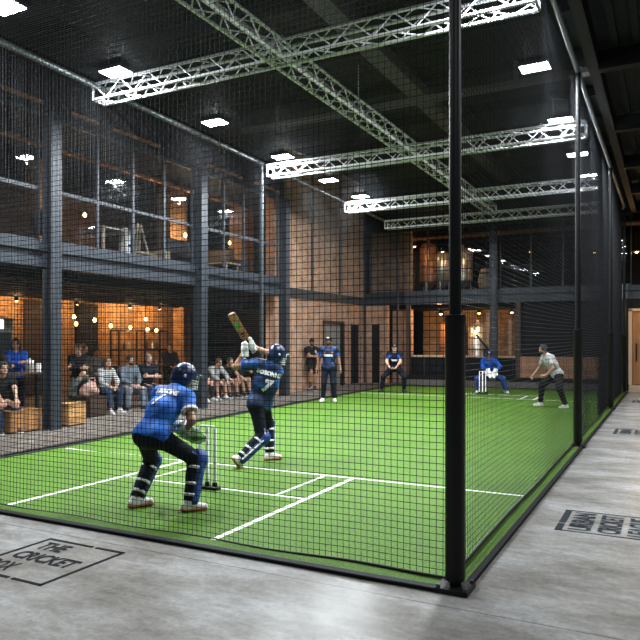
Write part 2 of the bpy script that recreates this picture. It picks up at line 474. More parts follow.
# galleries
struct('floor_gallery_left', box(-17, XF - .15, 0, 17.95, 3.2, 3.5).box(-17, XW - .3, 17.95, 22.6, 3.2, 3.5), 'dark')
struct('floor_gallery_rear', box(-17, 8, FB + .15, 31, 3.2, 3.5), 'dark')
def channel(name, pts_fn):
    mb = MB()
    pts_fn(mb); return struct(name, mb, 'steel')
def chan_left(mb):
    for z in (3.11, 3.42):
        mb.box(XF - .06, XF + .04, 0, 17.95, z, z + .165)
    mb.box(XF - .12, XF - .06, 0, 17.95, 3.1, 3.58)
channel('trim_7', chan_left)
def chan_back(mb):
    for z in (3.11, 3.40):
        mb.box(XW, 8, FB - .06, FB + .04, z, z + .175)
    mb.box(XW, 8, FB + .04, FB + .1, 3.1, 3.57)
channel('trim_8', chan_back)
for i, x in enumerate(np.arange(-16.4, XF - .3, .55)):
    struct('ceiling_joist', box(x, x + .1, 0, 22.5 if x < XW - .45 else 17.95, 2.93, 3.2), 'dark')
for i, y in enumerate(np.arange(FB + .5, 30.8, .7)):
    struct('ceiling_joist', box(-11, 7, y, y + .1, 2.95, 3.2), 'dark')
struct('ceiling_upper_left', box(-17, XF - .2, 0, 17.95, 6.25, 6.4).box(-17, XW - .3, 17.95, 22.6, 6.25, 6.4), 'dark')
struct('ceiling_upper_rear', box(-17, 8, FB + .2, 31, 6.25, 6.4), 'dark')
struct('trim_9', box(XF - .2, XF + .02, 0, 17.95, 6.05, 8), 'dark')
struct('trim_10', box(XW, 8, FB - .02, FB + .2, 6.05, 8), 'ceiling')
# timber fascia pieces that catch the light over the windows
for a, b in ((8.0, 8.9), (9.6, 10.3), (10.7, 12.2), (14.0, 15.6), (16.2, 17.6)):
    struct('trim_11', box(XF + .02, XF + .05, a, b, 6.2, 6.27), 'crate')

# columns of the left building (H sections)
def hcol(name, x, y, z0, z1, w_=.24, d_=.25, axis='y', m='steel'):
    mb = MB(); t = .03
    if axis == 'y':   # flanges face +-x
        mb.box(x + d_ / 2 - t, x + d_ / 2, y - w_ / 2, y + w_ / 2, z0, z1)
        mb.box(x - d_ / 2, x - d_ / 2 + t, y - w_ / 2, y + w_ / 2, z0, z1)
        mb.box(x - d_ / 2 + t, x + d_ / 2 - t, y - t / 2, y + t / 2, z0, z1)
    else:
        mb.box(x - w_ / 2, x + w_ / 2, y - d_ / 2, y - d_ / 2 + t, z0, z1)
        mb.box(x - w_ / 2, x + w_ / 2, y + d_ / 2 - t, y + d_ / 2, z0, z1)
        mb.box(x - t / 2, x + t / 2, y - d_ / 2 + t, y + d_ / 2 - t, z0, z1)
    return struct(name, mb, m)
for y in (4.45, 9.05, 13.65, 17.8):
    hcol('steel_column', XF + .1, y, 0, 6.05)
for x in (-5.73, 3.9):
    hcol('steel_column', x, FB - .12, 0, 6.05, axis='x')
struct('trim_17', box(XW + .02, XW + .1, FB - .1, FB - .02, 0, 8), 'steel_dark')

# upper windows, one per bay
def window_left(n, y0, y1, k):
    f = MB(); x = XF - .02
    f.box(x - .03, x + .03, y0, y1, 4.56, 4.63); f.box(x - .03, x + .03, y0, y1, 5.98, 6.05); f.box(x - .03, x + .03, y0, y1, 3.58, 3.64)
    o = struct('window_%d' % n, f, 'steel')
    for i in range(k + 1):
        y = y0 + (y1 - y0) * i / k
        box(x - .03, x + .035, max(y0, y - .03), min(y1, y + .03), 3.6, 6.0).build('mullion', 'steel', o)
    for i in range(k):
        a = y0 + (y1 - y0) * i / k; b = y0 + (y1 - y0) * (i + 1) / k
        box(x - .004, x + .004, a, b, 3.62, 6.0).build('pane', 'glass', o)
window_left(1, 4.65, 8.85, 4); window_left(2, 9.25, 13.45, 4); window_left(3, 13.85, 17.6, 4)
def window_back(n, x0, x1, k):
    f = MB(); y = FB + .02
    f.box(x0, x1, y - .03, y + .03, 5.98, 6.05); f.box(x0, x1, y - .03, y + .03, 3.58, 3.63)
    o = struct('window_%d' % n, f, 'steel')
    for i in range(k + 1):
        x = x0 + (x1 - x0) * i / k
        box(max(x0, x - .03), min(x1, x + .03), y - .03, y + .03, 3.6, 6.0).build('mullion', 'steel', o)
    for i in range(k):
        a = x0 + (x1 - x0) * i / k; b = x0 + (x1 - x0) * (i + 1) / k
        box(a, b, y - .004, y + .004, 3.62, 6.0).build('pane', 'glass', o)
window_back(4, -10.75, -5.9, 4); window_back(5, -5.55, -1.15, 4); window_back(6, -.75, 3.7, 4)

# brick wall with openings: door, two dark slots
def brick_wall():
    mb = MB()
    x0, x1 = XW - .3, XW
    ops = [(21.35, 23.0, 0, 2.4), (23.75, 24.4, 0, 2.33)]
    y = 18.0
    for a, b, z0, z1 in ops:
        mb.box(x0, x1, y, a, 0, 8); mb.box(x0, x1, a, b, z1, 8); y = b
    mb.box(x0, x1, y, FB + .1, 0, 8)
    return mb
struct('wall_brick', brick_wall(), 'brick')
struct('trim_12', box(XW, XW + .06, 18.0, FB, 3.12, 3.42), 'steel_dark')
struct('trim_13', box(XW, XW + .05, 20.45, 20.55, 3.42, 8), 'steel_dark')
struct('trim_14', box(XW, XW + .05, 22.65, 22.75, 3.42, 8), 'steel_dark')
d = struct('door_1', box(XW - .12, XW - .06, 21.42, 22.9, 0, 2.33), 'grey_door')
mb = MB(); mb.box(XW - .28, XW + .02, 21.35, 21.42, 0, 2.4); mb.box(XW - .28, XW + .04, 22.9, 23.08, 0, 2.4); mb.box(XW - .28, XW + .03, 21.35, 23.08, 2.33, 2.42)
mb.build('door_frame', 'black_metal', d)
MB().tube((XW - .03, 21.55, 1.0), (XW - .03, 21.55, 1.25), .015).build('handle', 'chrome', d)
d2 = struct('door_2', box(XW - .25, XW - .18, 23.75, 24.4, 0, 2.33), 'dark')
mb = MB(); mb.box(XW - .26, XW + .02, 23.72, 23.77, 0, 2.35); mb.box(XW - .26, XW + .02, 24.37, 24.42, 0, 2.35)
mb.build('door_frame', 'black_metal', d2)
struct('wall_behind_brick', box(-17, XW - .3, 22.6, 22.7, 0, 8), 'dark')
# projecting brick return at the rear corner
struct('wall_return', MB().box(XW, -10.0, FB, FB + .25, 0, 3.1).box(-10.0, -9.2, FB + .6, FB + .85, 0, 3.1), 'brick')
struct('door_3', box(XW + .36, XW + .68, FB - .03, FB, 0, 2.35), 'dark')
struct('wall_rear_upper', box(XW, -9.2, FB + .6, FB + .8, 3.5, 6.25), 'brick')

# rear facade, ground floor
struct('trim_15', box(-9.3, -1.35, FB - .25, FB + .1, 0, .2), 'kerb_grey')
struct('trim_16', box(-9.3, -1.35, FB - .1, FB + .1, .2, .36), 'dark')
wr = struct('wall_cladding', box(-4.82, -1.5, FB + .02, FB + .12, .3, 1.12), 'wood_h')
struct('wall_dark_upper', box(-4.82, -1.5, FB + .25, FB + .35, .9, 3.1), 'dark')
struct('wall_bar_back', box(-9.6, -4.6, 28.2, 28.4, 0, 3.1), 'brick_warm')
struct('wall_bar_side', box(-4.95, -4.86, FB + .2, 28.3, 0, 3.1), 'dark')
for x in (-9.2, -4.98): struct('column_timber', box(x, x + .16, FB, FB + .16, .3, 3.1), 'dark_wood')
# corridor end
struct('wall_corridor_end', MB().box(-1.45, -1.24, FB, FB + .2, 0, 3.1).box(.35, 6.5, FB, FB + .2, 0, 3.1).box(-1.24, .35, FB, FB + .2, 2.75, 3.1), 'dark')
dd = struct('door_4', box(-1.12, .3, FB + .12, FB + .18, .22, 2.7), 'wood')
mb = MB(); mb.box(-1.24, -1.13, FB - .02, FB + .2, .2, 2.75); mb.box(.3, .38, FB - .02, FB + .2, .2, 2.75); mb.box(-1.24, .38, FB - .02, FB + .2, 2.7, 2.78)
mb.build('door_frame', 'light_wood', dd)
MB().tube((-1.0, FB + .08, 1.0), (-1.0, FB + .08, 1.6), .02).build('handle', 'black_metal', dd)
struct('floor_step', box(-1.2, 3, FB - .7, FB + .1, 0, .2), 'light_wood', bevel=.01)
struct('wall_corridor_upper', box(-.9, 7, FB + .5, FB + .7, 4.9, 6.3), 'wood_h')
struct('wall_return_right', box(.6, .8, FB + .4, FB + .6, 3.5, 5.0), 'brick_warm')
# ------------------------------------------------------------------ cage
POST = [(-1.31, 4.53, 'black padded near corner post with its base plate on the concrete', True),
        (-1.31, 11.49, 'black padded side post, second from the near corner along the corridor', True),
        (-1.31, 18.2, 'black padded side post, third from the near corner along the corridor', True),
        (-1.31, YB + .02, 'black padded post at the far corridor corner of the cage beside the end door', True)]
for x, y, lb, pad in POST:
    e = empty('net_post', (x, y, 0), lb, 'post', 0, 'padded posts along the corridor side')
    MB().tube((0, 0, .03), (0, 0, 6.02), .042, 16).build('pole', 'black_metal', e, True)
    p = MB().lathe([(.062, .07), (.068, .09), (.068, 1.84), (.073, 1.85), (.073, 1.89), (.05, 1.895)], (0, 0, 0), 24).build('pad', 'pad_black', e, True)
    for z in (.55, 1.2): MB().lathe([(.0685, z), (.0695, z + .004), (.0685, z + .008)], (0, 0, 0), 24).build('seam', 'black_metal', p, True)
    b = box(-.115, .115, -.115, .115, .0, .035).build('base_plate', 'black_metal', e, bevel=.006)
    for sx in (-1, 1):
        for sy in (-1, 1):
            MB().lathe([(.016, 0), (.016, .018), (.008, .024)], (sx * .092, sy * .092, .035), 6).build('bolt', 'steel_dark', b)
for y, lb in ((13.8, 'bare black pole of the building-side net, standing behind the batter'),
              (YB, 'bare black pole at the far building-side corner of the cage by the brick wall')):
    x = XL(y)
    e = empty('net_pole', (x, y, 0), lb, 'post')
    MB().tube((0, 0, .02), (0, 0, 6.0), .045, 14).build('pole', 'steel_dark', e, True)
    box(-.1, .1, -.1, .1, .02, .045).build('base_plate', 'black_metal', e)

def rail(name, a, b, lb, r=.04):
    return tag(MB().tube(a, b, r, 12).build(name, 'galv', None, True), lb, 'rail')
rail('top_rail', (XL(1), 1, 6.0), (XL(YB), YB, 6.0), 'grey top tube of the building-side net running below the row of floodlights', .05)
rail('top_rail', (-1.31, 4.5, 6.04), (-1.31, YB, 6.04), 'grey top tube of the corridor-side net joining the padded posts')
rail('top_rail', (XL(YB), YB, 6.0), (-1.31, YB, 6.0), 'grey top tube of the net at the far end of the cage')

# nets: real cords
def net_panel(name, label, S, na, nb, seg_a, seg_b, nrm, r=.0027, ropes=(), rr=.012, m='net'):
    """S(a,b) with a,b in 0..1; na cords of constant a, nb cords of constant b"""
    nrm = Vector(nrm).normalized()
    V = []; F = []
    def cord(pts, rad):
        base = len(V); m = len(pts)
        for i, p in enumerate(pts):
            d = (pts[min(i + 1, m - 1)] - pts[max(i - 1, 0)]).normalized()
            q = d.cross(nrm).normalized()
            V.append(tuple(p + nrm * rad)); V.append(tuple(p + q * (.87 * rad) - nrm * (.5 * rad))); V.append(tuple(p - q * (.87 * rad) - nrm * (.5 * rad)))
        for i in range(m - 1):
            for k in range(3):
                a = base + i * 3 + k; b = base + i * 3 + (k + 1) % 3
                F.append((a, a + 3, b + 3, b))
    for i in range(na + 1): cord([S(i / na, j / seg_b) for j in range(seg_b + 1)], r)
    for j in range(nb + 1): cord([S(i / seg_a, j / nb) for i in range(seg_a + 1)], r)
    me = bpy.data.meshes.new(name); me.from_pydata(V, [], F); me.update(); me.materials.append(M[m])
    o = bpy.data.objects.new(name, me); COL.objects.link(o)
    for pts in ropes:
        MB().path(pts, rr, 6).build('hem_rope', 'rope', o, True)
    return tag(o, label, 'net')
def wob(a, b, k): return math.sin(a * 17 + k) * .5 + math.sin(a * 41 + b * 7 + k * 2) * .3 + math.sin(b * 9 + k) * .4
G = .05
def S_front(a, b):
    x = XL(YF) + (XR - XL(YF)) * a; y = YF + .03 * wob(a, b, 1) * b * (1 - b) * 2 + .02 * math.sin(a * 30) * (1 - b) ** 4
    return Vector((x, y, .035 + (ZN - .035) * b - .02 * math.sin(a * math.pi) * (1 - b)))
def S_right(a, b):
    y = YF + (YB - .05 - YF) * a
    sag = .10 * abs(math.sin(a * math.pi * 2.8))
    return Vector((XR + .010 * wob(a, b, 2) * b * (1 - b) * 2 - .012 * (1 - b) ** 3 * math.sin(a * 16) ** 2, y, .035 + (ZN - .035) * b - sag * b * (1 - b)))
def S_left(a, b):
    y = YF + (YB - .05 - YF) * a
    return Vector((XL(y) + .03 + .012 * wob(a, b, 3) * b * (1 - b) * 2, y, .035 + (ZN - .1 - .035) * b))
def S_back(a, b):
    x = XL(YB) + .05 + (XR - XL(YB) - .05) * a
    return Vector((x, YB - .05 + .04 * wob(a, b, 4) * b * (1 - b) * 2, .035 + (ZN - .1 - .035) * b))
def S_top(a, b):
    y = YF + (YB - .05 - YF) * b; x0 = XL(y) + .03
    return Vector((x0 + (XR - x0) * a, y, ZN - .06 * math.sin(a * math.pi) * (1 + .5 * math.sin(b * 26))))
LX = XR - XL(YF); LY = YB - YF
def edge(S, b, n=60, inset=0): return [S(i / n, b) for i in range(n + 1)]
net_panel('cage_net', 'black square-mesh net across the near end of the pitch, left of the corner post', S_front, int(LX / G), int(ZN / G), 40, 8, (0, 1, 0), ropes=[edge(S_front, 0)])
net_panel('cage_net', 'black square-mesh net along the corridor between the padded posts', S_right, int(LY / G), int(ZN / G), 70, 8, (1, 0, 0), ropes=[edge(S_right, 0, 90)], rr=.016)
net_panel('cage_net', 'black square-mesh net along the building side, before the seated spectators', S_left, int(LY / G), int(ZN / G), 60, 6, (1, 0, 0), ropes=[edge(S_left, 0, 60)])
net_panel('cage_net', 'black square-mesh net closing the far end behind the far wicket', S_back, int(LX / G), int(ZN / G), 30, 6, (0, 1, 0), ropes=[edge(S_back, 0, 30)])
net_panel('cage_net', 'black square-mesh net stretched overhead as the roof of the cage', S_top, int(LX / G), int(LY / G), 24, 60, (0, 0, 1), m='net_lit')

# trusses
def truss(a, b, z0, label, s=.26, pitch=.29):
    a = Vector(a); b = Vector(b); d = (b - a); L = d.length; d.normalize()
    n = Vector((-d.y, d.x, 0))
    e = empty('lighting_truss', (a.x, a.y, z0), label, 'truss', 0, 'box trusses under the roof net')
    def P(t, su, sz): return d * t + n * (su * s / 2) + Vector((0, 0, sz * s))
    for su in (-1, 1):
        for sz in (0, 1):
            MB().tube(P(0, su, sz), P(L, su, sz), .025, 10).build('chord', 'alu', e, True)
    mb = MB(); N = max(1, int(L / pitch)); st = L / N
    corners = [(-1, 0), (1, 0), (1, 1), (-1, 1)]
    for k in range(N):
        t0 = k * st; t1 = t0 + st
        for q in range(4):
            c0 = corners[q]; c1 = corners[(q + 1) % 4]
            if k % 2: c0, c1 = c1, c0
            mb.tube(P(t0, *c0), P(t1, *c1), .0105, 5, cap=False)
    for t in (0, L):
        for q in range(4): mb.tube(P(t, *corners[q]), P(t, *corners[(q + 1) % 4]), .02, 6)
    mb.build('lattice', 'alu', e, True)
    return e
for y, z, lb in ((8.42, 5.77, 'aluminium box truss crossing the cage, nearest of the four crosswise ones'),
                 (13.75, 5.62, 'aluminium box truss crossing the cage, second crosswise one from the near end'),
                 (18.4, 5.58, 'aluminium box truss crossing the cage, third crosswise one from the near end'),
                 (21.9, 5.60, 'aluminium box truss crossing the cage, farthest crosswise one before the rear gallery')):
    truss((XL(y) + (-.04 if y < 9 else .27), y, 0), (-1.42, y, 0), z, lb)
truss((-5.06, 2.2, 0), (-5.06, 21.7, 0), 5.77, 'long aluminium box truss running lengthwise over the pitch above the four crosswise ones')

# floodlights: left row, right row
def flood(x, y, z, lb, grp, first=[None]):
    e = empty('floodlight', (x, y, z), lb, 'floodlight', 0, grp)
    box(-.235, .235, -.165, .165, .012, .07).build('housing', 'steel_dark', e, bevel=.01)
    box(-.215, .215, -.145, .145, .0, .012).build('light_panel', 'lamp', e)
    [MB().tube((q, 0, .07), (q, 0, .45), .012).build('hanger', 'steel_dark', e) for q in (-.15, .15)]
    ld = bpy.data.lights.new('flood', 'AREA'); ld.shape = 'RECTANGLE'; ld.size = .43; ld.size_y = .29; ld.energy = FLOOD_W; ld.color = (.90, .96, 1.0)
    lo = bpy.data.objects.new('flood', ld); COL.objects.link(lo); lo.location = (x, y, z - .015)
    pd = bpy.data.lights.new('flood_spill', 'POINT'); pd.energy = SPILL_W; pd.color = (.90, .96, 1.0); pd.shadow_soft_size = .03
    po = bpy.data.objects.new('flood_spill', pd); COL.objects.link(po); po.location = (x, y, z - .14)
    return e
FLOOD_W = 300; SPILL_W = 7
for i, y in enumerate((5.78, 8.0, 10.75, 13.5, 16.05, 18.3)):
    flood(XL(y) * .93 + (.34 if i == 0 else .14), y, 5.98, 'white LED floodlight of the building-side row, %s from the near end' % ORD[i], 'floodlights over the building side')
for i, y in enumerate((8.2, 10.9, 13.75, 16.45, 18.7)):
    flood(-1.88, y, 5.98, 'white LED floodlight of the corridor-side row, %s from the near end' % ORD[i], 'floodlights over the corridor side')
# unseen fill lights added to brighten the apron and corridor floor
for x, y in ((-4.5, 1.2), (.8, 1.0), (2.2, 6.5), (2.2, 13.5), (2.2, 20)):
    ld = bpy.data.lights.new('fill_light', 'AREA'); ld.size = .6; ld.energy = 120 if y > 2 else 60; ld.color = (.93, .97, 1.0)
    lo = bpy.data.objects.new('fill_light', ld); COL.objects.link(lo); lo.location = (x, y, 5.9 if x > 0 else 6.6)

ld = bpy.data.lights.new('truss_fill', 'SPOT'); ld.spot_size = R(52); ld.spot_blend = .5; ld.shadow_soft_size = .3; ld.energy = 1500; ld.color = (.93, .97, 1.0)  # unseen spot added behind the camera to whiten the trusses
lo = bpy.data.objects.new('truss_fill', ld); COL.objects.link(lo); lo.location = (-2.5, -3.5, 6.2)
lo.rotation_euler = (Vector((-5.2, 10, 7.2)) - lo.location).to_track_quat('-Z', 'Y').to_euler()
# overhead services
e = tag(MB().box(-5.35, -4.95, 6, 24, 7.3, 7.55).build('air_duct', 'duct', None, bevel=.01), 'grey rectangular air duct running lengthwise under the dark ceiling', 'duct')
tag(MB().box(-10, -1.2, 14.7, 14.95, 7.2, 7.3).box(-9, -8.9, 14.8, 14.85, 7.3, 7.75).box(-3, -2.9, 14.8, 14.85, 7.3, 7.75).build('ceiling_cable_tray', 'duct'), 'flat grey cable tray crossing under the air duct above the roof net', 'cable tray')
tag(MB().tube((-6.3, 6.5, 7.0), (-6.3, 15, 7.0), .02).tube((-6.3, 8, 7), (-6.3, 8, 8), .012).tube((-6.3, 14, 7), (-6.3, 14, 8), .012).build('ceiling_conduit', 'alu'), 'thin pale conduit pipe hanging lengthwise beside the air duct', 'pipe')

# wickets
def wicket(y, lb):
    e = empty('wicket', (-4.69, y, .02), lb, 'wicket', 0, 'wickets')
    b = box(-.16, .16, -.05, .05, 0, .035).build('base', 'black_metal', e, bevel=.008)
    for x in (-.105, 0, .105):
        MB().lathe([(.019, .02), (.019, .69), (.014, .705), (.008, .71)], (x, 0, 0), 12).build('stump', 'white_metal', e, True)
        MB().lathe([(.026, .035), (.03, .05), (.03, .075), (.022, .085)], (x, 0, 0), 12).build('spring_collar', 'black_metal', b, True)
    for x in (-.052, .052):
        MB().tube((x - .05, 0, .717), (x + .05, 0, .717), .009, 8).build('bail', 'white_metal', e, True)
    return e
wicket(6.22, 'white three-stump wicket with bails on a black base beside the crouching wicketkeeper')
w2 = wicket(21.0, 'white three-stump wicket at the far end before the crouching player in blue'); w2.location.x = -5.2

# ------------------------------------------------------------------ ground-floor bar on the left
FURN = {}
def bench(x0, x1, y0, y1, h, lb, m='dark_wood'):
    e = empty('bench', ((x0 + x1) / 2, (y0 + y1) / 2, 0), lb, 'bench')
    hx = (x1 - x0) / 2; hy = (y1 - y0) / 2
    box(-hx, hx, -hy, hy, h - .06, h).build('seat', m, e, bevel=.008)
    for sy in (-1, 0, 1):
        yy = sy * (hy - .1)
        mb = MB(); mb.box(-hx + .03, -hx + .08, yy - .03, yy + .03, 0, h - .06); mb.box(hx - .08, hx - .03, yy - .03, yy + .03, 0, h - .06); mb.box(-hx + .03, hx - .03, yy - .03, yy + .03, .08, .13)
        mb.build('leg_frame', 'black_metal', e)
    return e
bench(-12.15, -11.75, 10.95, 13.75, .44, 'long dark bench under the woman in a striped blouse and the two men beside her')
bench(-12.15, -11.75, 14.6, 17.9, .34, 'low dark bench behind the second column, under the spectators in shorts')
bench(-11.35, -10.98, 6.4, 8.9, .43, 'low dark plank bench in front of the high bar table, beside the first column')
def crate_box(x, y, sx, sy, h, lb, m):
    e = empty('wooden_box', (x, y, 0), lb, 'box')
    box(-sx, sx, -sy, sy, .03, h).build('body', m, e, bevel=.006)
    box(-sx - .012, sx + .012, -sy - .012, sy + .012, h - .001, h + .02).build('lid', m, e, bevel=.004)
    box(-sx + .03, sx - .03, -sy + .03, sy - .03, 0, .03).build('plinth', 'black_metal', e)
crate_box(-10.72, 9.72, .17, .22, .44, 'honey-coloured wooden cube stool just right of the first column', 'pine')
crate_box(-10.78, 7.6, .18, .4, .42, 'brown wooden planter box at the left edge under the plank bench', 'wood')
crate_box(-10.78, 8.55, .18, .34, .4, 'brown wooden planter box against the left side of the first column', 'wood')
crate_box(-11.55, 11.05, .22, .25, .42, 'dark cube seat with a black frame below the fluffy pink bag', 'dark_wood')
def bar_table(x0, x1, y0, y1, h, lb):
    e = empty('bar_table', ((x0 + x1) / 2, (y0 + y1) / 2, 0), lb, 'table')
    hx = (x1 - x0) / 2; hy = (y1 - y0) / 2
    box(-hx, hx, -hy, hy, h - .05, h).build('table_top', 'dark_wood', e, bevel=.008)
    for sx in (-1, 1):
        for sy in (-1, 1):
            box(sx * (hx - .07) - .03, sx * (hx - .07) + .03, sy * (hy - .1) - .03, sy * (hy - .1) + .03, 0, h - .05).build('leg', 'black_metal', e)
    MB().box(hx - .09, hx - .05, -hy + .1, hy - .1, .28, .32).build('footrest', 'black_metal', e)
    return e
bar_table(-11.95, -11.45, 7.4, 9.95, 1.06, 'high dark bar table beside the first column with people behind it')
bar_table(-14.1, -13.4, 14.2, 15.9, .98, 'high dark table deep in the bar below the cluster of glowing bulbs')
bar_table(-13.9, -13.2, 17.0, 18.2, 1.0, 'high dark table deep in the bar behind the second column')
e = empty('drinks_dispenser', (-11.7, 9.52, 1.06), 'clear and steel drinks dispenser on the bar table beside the first column', 'dispenser')
MB().lathe([(.075, 0), (.085, .02), (.085, .2), (.075, .22)], (0, 0, 0), 16).build('tank', 'chrome', e, True)
MB().lathe([(.08, .22), (.08, .24), (.02, .26), (.02, .28)], (0, 0, 0), 16).build('lid', 'white', e, True)
MB().lathe([(.05, 0), (.05, .17), (.045, .18)], (.02, .2, 0), 14).build('jug', 'white', e, True)
# drinks fridge with a lit header at the left edge
e = empty('drinks_fridge', (-14.2, 10.05, 0), 'grey drinks fridge with a glowing white header behind the people at the bar table', 'fridge')
box(-.35, .35, -.75, .75, 0, 2.25).build('cabinet', 'grey_door', e, bevel=.01)
box(.35, .37, -.68, .48, 1.98, 2.2).build('lit_header', 'screen', e)
box(.35, .365, -.68, .68, .15, 1.9).build('door', 'steel', e)
# dark panels and piers on the bar's back wall
for i, (a, b, m) in enumerate(((13.6, 14.5, 'dark_wood'), (15.55, 16.45, 'dark'), (20.6, 24, 'dark'), (6, 12.2, 'dark_wood'))):
    struct('wall_panel', box(-17.0, -16.9, a, b, 0, 2.9), m)
struct('column_brick', box(-16.6, -16.1, 19.9, 20.3, 0, 3.0), 'brick_warm')
# metal shelf frame in front of the bright wall
e = empty('shelf_frame', (-14.6, 15.95, 0), 'open black metal shelf frame before the bright orange wall under the bulbs', 'shelf')
for z in (.9, 1.40, 1.98):
    box(-.18, .18, -1.1, 1.1, z, z + .04).build('shelf', 'black_metal', e)
for y in (-1.1, 0, 1.07):
    box(.14, .18, y, y + .04, 0, 1.98).build('upright', 'black_metal', e); box(-.18, -.14, y, y + .04, 0, 1.98).build('upright', 'black_metal', e)
for i, (dy, h) in enumerate(((-.7, .24), (-.5, .3), (.3, .28), (.55, .22), (.75, .3))):
    o = empty('bottle', (-14.6, 15.95 + dy, 1.44), '%s bottle along the open shelf frame deep in the bar' % ORD[i], 'bottle', 0, 'bottles on the shelf frame')
    MB().lathe([(.04, 0), (.042, .02), (.042, h * .6), (.016, h * .75), (.015, h)], (0, 0, 0), 12).build('glass_body', 'chrome' if i % 2 else 'leather', o, True)
for i, (dy, dx) in enumerate(((.35, .1), (.55, -.1), (.75, .05))):
    o = empty('drinking_glass', (-13.75 + dx, 14.9 + dy, .98), '%s small pale glass in the row on the high table under the bulbs' % ORD[i], 'glass', 0, 'glasses on the high table')
    MB().lathe([(.03, 0), (.042, .13), (.038, .13), (.027, .01)], (0, 0, 0), 12).build('cup', 'white', o, True)
# stools
def stool(x, y, h, m, lb):
    e = empty('bar_stool', (x, y, 0), lb, 'stool')
    MB().lathe([(.15, h - .05), (.17, h - .03), (.17, h - .01), (.15, h)], (0, 0, 0), 16).build('seat', m, e, True)
    for sx in (-1, 1):
        for sy in (-1, 1):
            MB().tube((sx * .1, sy * .1, h - .05), (sx * .17, sy * .17, 0), .014).build('leg', 'black_metal' if m != 'blue_paint' else m, e, True)
    MB().path([(.145, .145, h * .35), (-.145, .145, h * .35), (-.145, -.145, h * .35), (.145, -.145, h * .35), (.145, .145, h * .35)], .01, 6).build('foot_ring', 'black_metal', e)
    return e
stool(-12.3, 11.4, .72, 'leather', 'tall dark stool under the man in a black jacket with crossed legs')
stool(-13.2, 12.75, .62, 'leather', 'dark stool under the person in a striped shirt in the second row')
s = stool(-12.9, 14.35, .66, 'blue_paint', 'blue metal stool with a slatted back left of the second column')
MB().box(-.16, -.13, -.15, -.11, .6, 1.08).box(-.16, -.13, .11, .15, .6, 1.08).box(-.16, -.13, -.15, .15, .82, .88).build('backrest', 'blue_paint', s)
stool(-14.0, 16.6, .7, 'leather', 'dark stool under the person in black seated deepest below the bulbs')
stool(-14.3, 13.3, .7, 'leather', 'dark stool under the person in black sitting deep behind the striped blouse')
stool(-12.95, 16.9, .6, 'leather', 'dark stool under the back-row watcher right of the second column')
# pendant bulbs
BULBS = [(-14.0, 12.85, 2.15), (-14.0, 13.5, 2.27), (-14.4, 13.15, 2.35), (-14.0, 14.1, 2.12), (-14.4, 15.3, 2.1), (-14.2, 15.75, 2.36),
         (-14.8, 16.5, 2.06), (-14.0, 16.0, 2.02), (-13.9, 9.3, 2.75)]
DESC = ['left of the dark shutter', 'high before the dark shutter', 'small and set back before the dark shutter', 'right of the dark shutter', 'over the left of the shelf frame',
        'topmost of the cluster over the shelf frame', 'low and set back over the shelf frame', 'lowest right of the cluster', 'close under the joists at the left edge']
for (x, y, z), ds in zip(BULBS, DESC):
    e = empty('pendant_bulb', (x, y, z), 'glowing bare filament bulb in the bar, ' + ds, 'pendant lamp', 0, 'pendant bulbs in the bar')
    MB().lathe([(.012, -.055), (.04, -.035), (.05, 0), (.035, .04), (.015, .065)], (0, 0, 0), 14).build('bulb', 'bulb', e, True)
    MB().lathe([(.02, .06), (.02, .11), (.008, .12)], (0, 0, 0), 10).build('socket', 'black_metal', e, True)
    MB().tube((0, 0, .11), (0, 0, 2.95 - z), .005, 5).build('cord', 'black_metal', e)
def plight(x, y, z, p, col=(1, .58, .24), r=.06):
    ld = bpy.data.lights.new('warm', 'POINT'); ld.energy = p; ld.color = col; ld.shadow_soft_size = r
    lo = bpy.data.objects.new('warm', ld); COL.objects.link(lo); lo.location = (x, y, z); return lo
for (x, y, z) in BULBS: plight(x, y, z - .12, 7)
# wall washers under the gallery
for (x, y, p, lb) in ((-16.4, 12.9, 42, 'over the fridge, lighting the orange wall at the left edge'), (-16.4, 15.1, 22, 'over the narrow lit strip left of the dark shutter'),
              (-16.3, 17.3, 62, 'lighting the orange wall behind the left of the shelf frame'), (-16.3, 18.8, 48, 'lighting the orange wall right of the shelf frame'), (-12.6, 7.6, 30, 'over the high bar table')):
    e = empty('wall_washer', (x, y, 2.92), 'black ceiling washer ' + lb, 'lamp')
    MB().lathe([(.05, -.1), (.06, -.09), (.06, .02), (.02, .03)], (0, 0, 0), 14).build('shade', 'black_metal', e, True)
    MB().lathe([(.045, -.106), (.045, -.101)], (0, 0, 0), 14).build('lens', 'bulb', e, True)
    plight(x, y, 2.72, p)

# ------------------------------------------------------------------ upper gallery, left
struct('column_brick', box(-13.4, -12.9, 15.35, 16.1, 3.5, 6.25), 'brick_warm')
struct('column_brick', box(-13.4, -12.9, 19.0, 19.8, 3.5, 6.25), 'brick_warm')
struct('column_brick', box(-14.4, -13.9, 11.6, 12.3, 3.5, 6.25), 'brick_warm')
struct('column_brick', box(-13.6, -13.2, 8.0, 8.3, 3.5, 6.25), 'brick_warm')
for x, y, z, p in ((-12.4, 15.4, 4.75, 60), (-12.4, 17.6, 4.8, 55), (-13.2, 12.4, 4.9, 18), (-12.6, 8.6, 4.9, 16), (-13.6, 18.0, 4.6, 30)):
    e = empty('pendant_bulb', (x, y, z), 'warm pendant bulb on the upper gallery ' + {15.4: 'before the bright brick pier', 17.6: 'over the sofas by the far windows', 12.4: 'over the easel and small table', 8.6: 'left of the first column', 18.0: 'low by the dark rear corner'}[y], 'pendant lamp', 0, 'pendant bulbs on the gallery')
    MB().lathe([(.012, -.055), (.04, -.035), (.05, 0), (.035, .04), (.015, .065)], (0, 0, 0), 14).build('bulb', 'bulb', e, True)
    MB().tube((0, 0, .06), (0, 0, 6.25 - z), .006, 5).build('cord', 'black_metal', e)
    plight(x, y, z - .13, p)
